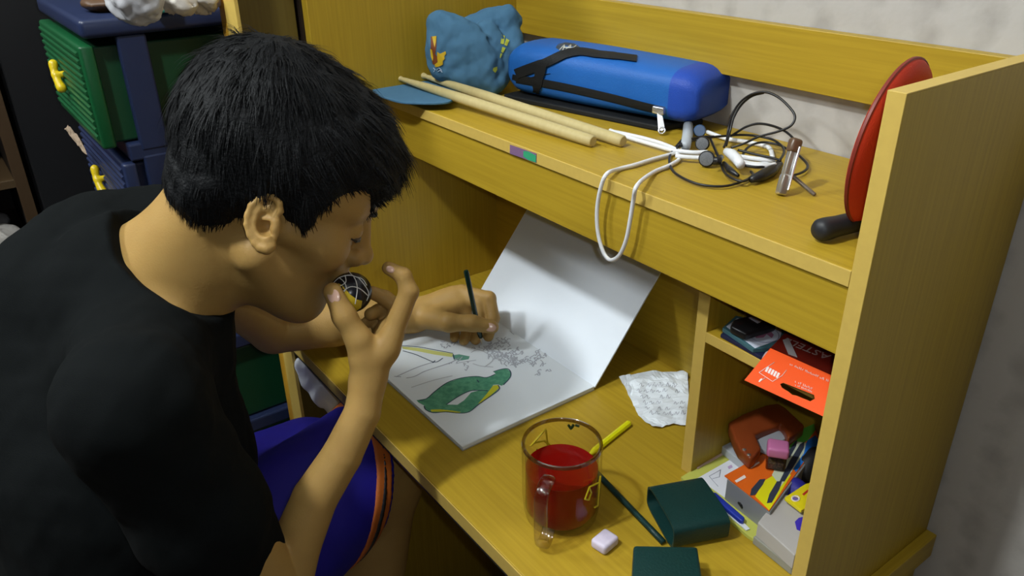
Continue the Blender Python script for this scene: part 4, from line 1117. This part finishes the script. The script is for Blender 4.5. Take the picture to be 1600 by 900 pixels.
tube('round_mark', [onz(1243 + 6 * math.cos(a), 779 + 4.2 * math.sin(a), ZW + .0362) for a in [i * math.pi / 6 for i in range(12)]], .0008, WPRINT, yp, 6, None, True)
slab('violet_mark', [(1238, 779), (1241, 776), (1246, 777), (1248, 780), (1244, 782), (1240, 782)], ZW + .0364, .0002, mat('violet_print', (.16, .12, .36), .4), yp, 0)
slab('red_mark', [(1253, 772), (1262, 765), (1264, 767), (1256, 774)], ZW + .0364, .0002, mat('red_print', (.5, .03, .02), .4), yp, 0)
bl = onz(1240, 765, ZW + .02)
tag(blob('blue_cloth', [bl[0], bl[1], ZW + .018], (.022, .016, .017), mat('blue_cloth', (.02, .02, .24), .6), .004, 120, 2.0), 'crumpled blue cloth bag between pen box and yellow packet', 'cloth')
blk = onz(1268, 730, ZW + .02)
tag(blob('black_pouch', [min(blk[0], .722), blk[1] + .006, ZW + .021], (.017, .030, .020), mat('black_pouch', (.010, .010, .011), .6), .003, 80, 3.0), 'black pouch squeezed against the right board in the lower pigeonhole', 'pouch')

# ------------------------------------------------------------------ the seated boy
# head frame: x to his right, y to the front, z to the crown
HO = np.array([.295, -.288, 1.064])
def head_basis(yaw, p):
    h_ = np.array([-math.sin(yaw), math.cos(yaw), 0.]); z_ = np.array([0, 0, 1.])
    F = math.cos(p) * h_ - math.sin(p) * z_; U = math.sin(p) * h_ + math.cos(p) * z_
    return np.array([np.cross(F, U), F, U]).T
HM = head_basis(-.409, .546)
def H(x, y, z): return HO + HM @ np.array([x, y, z], float)
SKIN = mat('skin', (.40, .245, .075), .5, .3, noise=((45, 45, 45), .35, (.35, .20, .058)), bump=(500, .12), sss=.08)
NAIL = mat('nail', (.60, .38, .29), .18, .6)
N0 = np.array([.252, -.395, .985]); RS = at(205, 632, .65); LS = at(262, 372, .905)
RE = at(438, 935, .80); LE = at(428, 514, 1.10); LW = at(650, 492, 1.163)
body = SDF()
# trunk (under the clothes)
TR = np.array([.245, -.47, .78]); PV = np.array([.235, -.505, .60])
body.rc(N0 + [0, -.03, -.10], TR, .070, .090, .03).rc(TR, PV, .095, .10, .03)
body.rc(RS, N0 + [0, -.015, -.045], .042, .045, .03).rc(LS, N0 + [0, -.015, -.045], .042, .045, .03)
# neck
NB = at(262, 432, .80)
body.rc(H(0, -.030, .0), NB, .054, .051, .02).rc(H(0, .0, -.045), NB + (H(0, .02, 0) - HO), .044, .05, .02)
body.rc(at(296, 362, .79), at(212, 392, .80), .031, .028, .02)
# skull and face
body.el(H(0, -.006, .045), (.074, .096, .086), HM, .01)
body.el(H(0, .040, .052), (.064, .052, .056), HM, .02)
body.el(H(0, .040, -.030), (.056, .052, .074), HM, .02)
for s in (-1, 1):
    body.rc(H(.052 * s, .004, -.042), H(.020 * s, .072, -.088), .017, .013, .022)
    body.el(H(.044 * s, .060, -.010), (.020, .022, .020), HM, .02)
    body.rc(H(.060 * s, .020, -.004), H(.052 * s, .052, -.002), .010, .011, .016)
    body.rc(H(.010 * s, .0885, .032), H(.046 * s, .070, .034), .006, .006, .012)
body.rc(H(0, .074, -.090), H(0, .072, -.0885), .0165, .0165, .016)
body.rc(H(0, .055, -.082), H(0, .02, -.062), .028, .034, .03)
for s in (-1, 1):
    body.el(H(.032 * s, .094, .014), (.017, .012, .012), HM, .010, -1)
    body.el(H(.031 * s, .0765, .013), (.0135, .0125, .0125), HM, .004)
body.rc(H(0, .090, .020), H(0, .104, -.016), .0070, .0095, .008)
body.el(H(0, .1075, -.019), (.0115, .0105, .0100), HM, .006)
for s in (-1, 1): body.el(H(.0125 * s, .0985, -.0215), (.0075, .0095, .0080), HM, .005)
for s in (-1, 1): body.el(H(.006 * s, .103, -.0300), (.0035, .0055, .0035), HM, .003, -1)
body.el(H(0, .088, -.042), (.024, .013, .012), HM, .012)
body.el(H(0, .0945, -.0505), (.021, .0085, .0052), HM, .005)
body.el(H(0, .0925, -.0605), (.018, .0085, .0060), HM, .005)
body.el(H(0, .1035, -.0555), (.022, .0060, .0014), HM, .003, -1)
# ears
def EP(cx, cy, d): return at(370 + cx / 8.18, 290 + cy / 8.18, d)
ED = .7035
Mv = np.array([RT, UP, -FW]).T
body.el(EP(345, 470, ED + .004), (.0150, .0250, .0055), Mv, .004)
body.rc(EP(400, 470, ED + .018), EP(350, 470, ED + .006), .012, .010, .006)
rim = [(430, 420), (560, 330), (545, 225), (470, 150), (380, 132), (280, 165), (185, 255), (135, 380), (128, 500), (165, 630), (225, 735), (300, 800), (380, 812), (430, 780)]
dz = [.003, .003, .001, -.001, -.002, -.003, -.004, -.0045, -.004, -.003, -.002, -.001, .000, .002]
pts = [EP(x, y, ED + z) for (x, y), z in zip(rim, dz)]
body.el(EP(330, 400, ED - .0035), (.0105, .0170, .0062), Mv, .002, -1)
body.chain(pts, [.0022, .0028, .0030, .0030, .0030, .0030, .0030, .0029, .0028, .0028, .0030, .0036, .0045, .0040], .0018)
body.chain([EP(x, y, ED - .0010) for x, y in [(300, 250), (258, 340), (222, 450), (230, 560), (285, 655), (370, 690), (410, 670)]], [.0028, .0028, .0030, .0030, .0030, .0028, .0026], .0025)
body.rc(EP(258, 340, ED + .001), EP(440, 285, ED + .002), .0024, .0022, .003)
body.el(EP(375, 515, ED - .001), (.0080, .0092, .0110), Mv, .002, -1)
body.rc(EP(340, 420, ED + .002), EP(430, 435, ED + .002), .0022, .0020, .002)
body.rc(EP(490, 480, ED + .003), EP(470, 560, ED + .003), .0036, .0036, .003)
body.el(EP(370, 765, ED + .0015), (.0085, .0065, .0045), Mv, .004)
body.el(2 * HO + 0 * HO - H(.076, -.004, .002) if False else H(-.076, -.010, .002), (.006, .016, .027), HM, .006)
# right arm and hand raised to the mouth
body.rc(RS, RE, .042, .032, .02)
body.chain([RE, at(462, 852, .80), at(492, 778, .80), at(534, 712, .80), at(566, 645, .80), at(575, 594, .80)], [.0285, .0252, .0228, .0202, .0182, .0178], .0015)
WR = at(575, 594, .80)
rm = dict(i=at(613, 521, .795), m=at(609, 515, .815), r=at(602, 517, .832), p=at(594, 524, .845))
for q, r0, r1 in (('i', .0150, .0118), ('m', .0145, .0110), ('r', .0135, .0104), ('p', .0125, .0095)):
    body.rc(WR + (rm[q] - rm['i']) * .45, rm[q], r0, r1, .010)
body.chain([rm['i'], at(639, 456, .790), at(630, 431, .787), at(607, 419, .785)], [.0112, .0096, .0082, .0066], .003)
body.chain([rm['m'], at(623, 482, .836), at(602, 466, .833), at(581, 457, .826)], [.0100, .0090, .0080, .0070], .003)
body.chain([rm['r'], at(608, 493, .850), at(592, 486, .840), at(579, 491, .828)], [.0094, .0084, .0076, .0068], .003)
body.chain([rm['p'], at(592, 505, .858), at(579, 501, .850), at(567, 507, .840)], [.0084, .0074, .0066, .0058], .003)
body.chain([at(573, 578, .795), at(561, 531, .786), at(538, 494, .779), at(520, 456, .776)], [.0145, .0128, .0112, .0092], .006)
body.rc(at(571, 560, .793), at(603, 545, .797), .0120, .0120, .012)
# left arm and hand drawing on the pad
LU = LS + (LE - LS) * .5
body.chain([LS, LE], [.040, .034], .02)
body.chain([LE, at(520, 505, 1.12), at(600, 498, 1.145), LW], [.034, .0330, .0275, .0235], .003)
lm = dict(i=onz(722, 458, .800), m=onz(706, 462, .797), r=onz(694, 470, .789), p=onz(684, 480, .779))
for q, r0, r1 in (('i', .0180, .0125), ('m', .0180, .0120), ('r', .0170, .0115), ('p', .0160, .0105)):
    body.rc(LW + (lm[q] - lm['m']) * .35, lm[q], r0, r1, .012)
body.chain([lm['i'], onz(764, 466, .800), onz(771, 497, .779), onz(763, 526, .757)], [.0120, .0102, .0090, .0074], .003)
body.chain([lm['m'], onz(749, 474, .792), onz(751, 506, .770), onz(743, 531, .7545)], [.0115, .0098, .0086, .0074], .003)
body.chain([lm['r'], onz(727, 481, .783), onz(731, 511, .765), onz(725, 532, .7540)], [.0108, .0094, .0084, .0074], .003)
body.chain([lm['p'], onz(706, 493, .770), onz(711, 514, .759), onz(710, 528, .7535)], [.0096, .0084, .0074, .0066], .003)
body.chain([onz(668, 497, .778), onz(702, 504, .788), onz(738, 505, .787), onz(769, 511, .780)], [.0165, .0130, .0112, .0094], .006)
body.rc(onz(690, 492, .785), onz(715, 478, .790), .012, .010, .012)
# legs
RH = np.array([.285, -.495, .585]); RK = at(602, 752, 1.115); RA = np.array([.285, -.295, .085])
LH = np.array([.165, -.455, .585]); LK = np.array([.085, -.105, .56]); LA = np.array([.11, -.20, .085])
for hp, kn, an in ((RH, RK, RA), (LH, LK, LA)):
    body.rc(PV, hp, .09, .085, .03).rc(hp, kn, .078, .050, .02)
    cf = kn + (an - kn) * .35 + np.array([0, -.012, 0])
    body.rc(kn, cf, .046, .046, .02).rc(cf, an, .046, .027, .02)
    ft = an + np.array([.03, .14, -.055])
    body.rc(an + [0, -.012, -.05], ft, .032, .024, .015).rc(an, an + [0, .0, -.05], .028, .030, .012)
person = thing('person', 'seated boy in black T-shirt and blue shorts, drawing with a ball at his mouth', 'person', (.24, -.50, .47))
bo = link('body', body.mesh(.0019), SKIN, None, True); adopt(bo, person)

def sdf_obj(name, sdf, h, m, parent, disp=None):
    o = link(name, sdf.mesh(h, disp), m, None, True)
    if parent is not None: adopt(o, parent)
    return o
# nails
def nail(c, ax_, rx, ry, toward=None):
    t = -FW if toward is None else toward
    ax_ = np.array(ax_, float); ax_ -= t * (ax_ @ t); ax_ /= np.linalg.norm(ax_)
    sd = SDF(); sd.el(c, (rx, ry, .0016), np.array([np.cross(ax_, t), ax_, t]).T)
    sdf_obj('nail', sd, .0008, NAIL, person)
nail(at(521.5, 463, .7685), at(520, 456, .7) - at(538, 494, .7), .0062, .0080)
nl = onz(766, 511, .780); nail(nl - FW * .0088, onz(769, 511, .78) - onz(738, 505, .78), .0064, .0090)
nail(at(610, 421, .7795), at(607, 419, .7) - at(630, 431, .7), .0035, .005)
# eyes and brows
for s in (-1, 1):
    lash = SDF().chain([H(.0175 * s, .0885, .0085), H(.024 * s, .0900, .0060), H(.032 * s, .0890, .0050), H(.040 * s, .0850, .0060), H(.0455 * s, .0790, .0085)], [.0008, .0012, .0014, .0014, .0009], .001)
    sdf_obj('eyelashes', lash, .0007, BLACKM, person)
    sd = SDF().el(H(.0315 * s, .0815, .0085), (.011, .0085, .0035), HM); sdf_obj('eyeball', sd, .001, mat('eye_white', (.10, .07, .05), .3), person)
    brow = SDF().chain([H(.010 * s, .0945, .0295), H(.022 * s, .0925, .0335), H(.036 * s, .0835, .0365), H(.049 * s, .0715, .0345)], [.0022, .0032, .0030, .0014], .002)
    sdf_obj('eyebrow', brow, .0009, mat('brow_hair', (.012, .009, .007), .7, bump=(900, .8)), person)

# hair: cap of volume plus strands
HAIRM = mat('black_hair', (.0050, .0055, .0062), .6, .18, bump=(350, .6))
hair = SDF()
hair.el(H(0, -.014, .056), (.084, .100, .084), HM, .02)
hair.el(H(0, .012, .078), (.074, .086, .054), HM, .03)
hair.el(H(0, .060, .072), (.064, .040, .030), HM, .02)
hair.el(H(0, -.040, .078), (.066, .062, .060), HM, .03)
hair.el(H(0, -.054, .0), (.069, .046, .050), HM, .02)
for s in (-1, 1):
    hair.el(H(.066 * s, .026, .036), (.012, .022, .024), HM, .012)
    hair.rc(H(.0705 * s, .028, .022), H(.0690 * s, .030, .008), .0055, .003, .006)
# face / neck / ear clearings
hair.el(H(0, .128, -.010), (.095, .066, .076), HM, .006, -1)
for s in (-1, 1): hair.el(H(.080 * s, .078, .004), (.046, .045, .068), HM, .005, -1)
hair.el(H(0, .086, -.062), (.12, .095, .098), HM, .006, -1)
hair.el(H(0, -.045, -.118), (.12, .10, .078), HM, .006, -1)
for s in (-1, 1): hair.el(H(.092 * s, -.008, -.004), (.032, .026, .036), HM, .004, -1)
hair_me = hair.mesh(.003, lambda P: .0022 * fbm(P, 210, 2.0) + .002 * fbm(P, 90, 5.0))
ho = link('hair', hair_me, HAIRM, None, True); adopt(ho, person)
# strands
def strands(me, count):
    nv = len(me.vertices)
    co = np.empty(nv * 3, np.float32); me.vertices.foreach_get('co', co); co = co.reshape(-1, 3).astype(float)
    no = np.empty(nv * 3, np.float32); me.vertices.foreach_get('normal', no); no = no.reshape(-1, 3).astype(float)
    L0 = (co - HO) @ HM
    pick = rng.choice(nv, count)
    whorl = np.array([0.0, -.055, .14])
    V, Fc = [], []
    for i in pick:
        p = co[i]; n_ = no[i]; l = L0[i]
        fl = l - whorl; fl /= np.linalg.norm(fl) + 1e-6
        if l[1] > 0 and l[2] > .05: fl += np.array([0, .8, -.15])
        else: fl += np.array([0, .18, -.65])
        fl += rng.normal(0, .22, 3)
        t = HM @ fl; t -= n_ * (t @ n_); t /= np.linalg.norm(t) + 1e-9
        ln = rng.uniform(.014, .030)
        low = l[2] < .03
        lift = rng.uniform(.02, .22) if not low else rng.uniform(.0, .10)
        tuft = mnoise.noise(Vector((l[0] * 55, l[1] * 55, 3.0)))
        if l[2] > .10: lift = rng.uniform(.05, .35) + max(0, tuft) * 1.1
        if low: ln *= .5
        if l[1] > .025 and l[2] < .085: ln *= .5
        sd = np.cross(t, n_); wd = rng.uniform(.0006, .0011)
        base = len(V)
        for k in range(4):
            u = k / 3
            c = p - n_ * .0012 + t * ln * u + n_ * ln * lift * u * (1.1 - .7 * u) - np.array([0, 0, 1.]) * .004 * u * u
            ww = wd * (1 - .85 * u)
            V += [c + sd * ww, c - sd * ww]
        for k in range(3):
            a = base + 2 * k; Fc.append((a, a + 1, a + 3, a + 2))
    return V, Fc
V, Fc = strands(hair_me, 15000)
o = link('hair_strands', pydata(V, Fc), HAIRM); o['kind'] = 'stuff'; adopt(o, person)

# T-shirt
SHIRT = mat('black_cotton', (.0035, .0046, .0048), .9, .12, bump=(1200, .2))
sh = SDF()
sh.rc(N0 + [0, -.040, -.085], TR, .090, .115, .04).rc(TR, PV + [0, 0, -.02], .125, .135, .04)
sh.rc(RS, N0 + [0, -.02, -.045], .056, .066, .03).rc(LS, N0 + [0, -.02, -.045], .056, .066, .03)
sh.rc(at(132, 472, .86), at(98, 660, .86), .098, .11, .04)
sh.rc(at(165, 385, .875), LS, .060, .05, .03)
sh.chain([RS, RS + (RE - RS) * .5 + RT * -.012, at(385, 905, .795)], [.056, .058, .046], .02)
sh.rc(at(262, 560, .84), at(285, 700, .84), .035, .05, .03)
sh.rc(at(200, 392, .80), at(160, 470, .80), .038, .06, .02)
LSL = LS + (LE - LS) * .36
sh.rc(LS, LSL, .052, .044, .02)
nk = H(0, -.03, 0) - NB; nk /= np.linalg.norm(nk)
sh.rc(NB - nk * .06, NB + nk * .03, .078, .062, .02)
sh.rc(at(180, 410, .80), at(228, 384, .80), .045, .036, .02)
sh.el(NB + nk * .142, (.145, .145, .145), None, .004, -1)
adir = (RE - RS) / np.linalg.norm(RE - RS)
sdir = (LE - LS) / np.linalg.norm(LE - LS)
shirt = sdf_obj('t_shirt', sh, .0035, SHIRT, person, lambda P: .0028 * fbm(P, 42, 1.0) + .0012 * fbm(P, 110, 3.0))
# shorts
BLUE = mat('blue_sports_fabric', (.014, .010, .24), .6, .3)
HEM = at(548, 742, 1.075)
sp = SDF()
td = (HEM - RH); td /= np.linalg.norm(td)
tdn = td - UP * (td @ UP) * 1.25; tdn /= np.linalg.norm(tdn)
sp.rc(PV, RH, .115, .105, .03).rc(RH, HEM + td * .05, .105, .084, .03)
LHM = LH + (LK - LH) * .6
sp.rc(PV, LH, .115, .10, .03).rc(LH, LHM, .10, .088, .03)
sp.pl(HEM, td) if False else None
sp.rc(HEM - td * .05, HEM + td * .2, .074, .076, .004, -1)
sp.el(HEM + tdn * .40, (.40, .40, .40), None, .003, -1)
shorts = sdf_obj('shorts', sp, .0035, BLUE, person, lambda P: .003 * fbm(P, 36, 4.0) + .001 * fbm(P, 90, 2.0))
def hemband(name, t0, t1, dr, m):
    b = SDF().rc(RH, HEM + td * .05, .105 + dr, .084 + dr, .03)
    b.pl(HEM + td * t1, tdn); b.pl(HEM + td * t0, -tdn)
    b.rc(HEM - td * .12, HEM + td * .2, .0755, .0755, .003, -1)
    return sdf_obj(name, b, .0028, m, person, lambda P: .003 * fbm(P, 36, 4.0))
hemband('hem_band', -.024, .006, .0022, mat('orange_fabric', (.46, .11, .012), .6))['label'] = 'orange hem of the shorts'
hemband('hem_stripe', -.012, -.005, .0036, BLACKM)['label'] = 'black stripe on the hem'
# ball
BC = at(548, 457, .802)
ball = thing('ball', 'small black ball with white web lines and a yellow patch held at the mouth', 'ball', tuple(BC))
sd = SDF().el(BC, (.0205, .0215, .0205)); sdf_obj('shell', sd, .0012, mat('black_foil', (.010, .011, .016), .25, .5), ball)
def on_ball(px, py, lift=.0002):
    dv = ray(px, py); e = CAM - BC; R_ = .0206 + lift
    a = dv @ dv; b = 2 * e @ dv; c = e @ e - R_ * R_; disc = max(b * b - 4 * a * c, 0) ** .5
    return CAM + dv * ((-b - disc) / (2 * a))
web = [[(519, 445), (530, 434), (546, 430), (560, 434)], [(528, 449), (540, 441), (539, 430)], [(536, 455), (548, 448), (562, 451), (575, 462)], [(552, 431), (557, 442), (558, 455), (555, 475)], [(560, 434), (570, 446), (576, 458), (573, 470)], [(530, 434), (537, 440), (541, 449), (538, 456)], [(545, 424), (552, 431), (566, 436), (573, 446)]]
parts = []
for ln in web:
    P = [on_ball(*a) for a in catmull([np.array(p, float) for p in ln], 5)]
    parts.append(tube_geo(P, .0005, 5))
o = link('web_lines', pydata(*join_geo(parts)), mat('white_print', (.7, .7, .68), .5)); adopt(o, ball)
def shell_patch(name, poly, fn, m, parent, cuts=3):
    bm = bmesh.new(); f = bm.faces.new([bm.verts.new((x, y, 0)) for x, y in poly])
    bmesh.ops.triangulate(bm, faces=[f]); bmesh.ops.subdivide_edges(bm, edges=list(bm.edges), cuts=cuts, use_grid_fill=True)
    for v in bm.verts: v.co = Vector(fn(v.co.x, v.co.y))
    me = bpy.data.meshes.new(name); bm.to_mesh(me); bm.free()
    o = link(name, me, m, None, True); adopt(o, parent); return o
shell_patch('yellow_patch', [(524, 441), (534, 445), (547, 460), (558, 468), (566, 470), (564, 481), (554, 488), (540, 486), (528, 472), (520, 452)], lambda x, y: on_ball(x, y, .0003), mat('yellow_foil', (.60, .44, .03), .3), ball)

# stool under him
stool = thing('stool', 'dark round stool under the seated boy', 'stool', (.24, -.50, 0))
lathe('seat', [(.15, .445), (.16, .450), (.16, .468), (.15, .475)], (.24, -.50, 0), DARKWOOD, stool, 32)
for k in range(4):
    a = math.pi / 4 + k * math.pi / 2
    tube('leg', [(.24 + .10 * math.cos(a), -.50 + .10 * math.sin(a), .446), (.24 + .15 * math.cos(a), -.50 + .15 * math.sin(a), 0)], .013, DARKWOOD, stool, 8)

# pen
pt = onz(753, 538, .7469); pe = at(728, 423, 1.085)
pdir = (pe - pt) / np.linalg.norm(pe - pt); pl_ = float(np.linalg.norm(pe - pt))
pen = thing('pencil', 'short dark green pencil held upright in the drawing hand', 'pencil', tuple(pt))
lathe('barrel', [(.0026, .011), (.0034, .013), (.0036, .02), (.0036, pl_ - .002), (.0030, pl_)], pt, mat('dark_green_lacquer', (.006, .028, .022), .2, .6), pen, 12, pdir)
lathe('tip', [(.0003, 0), (.0009, .003), (.0026, .0112)], pt, mat('bare_wood_tip', (.62, .55, .42), .5), pen, 12, pdir)
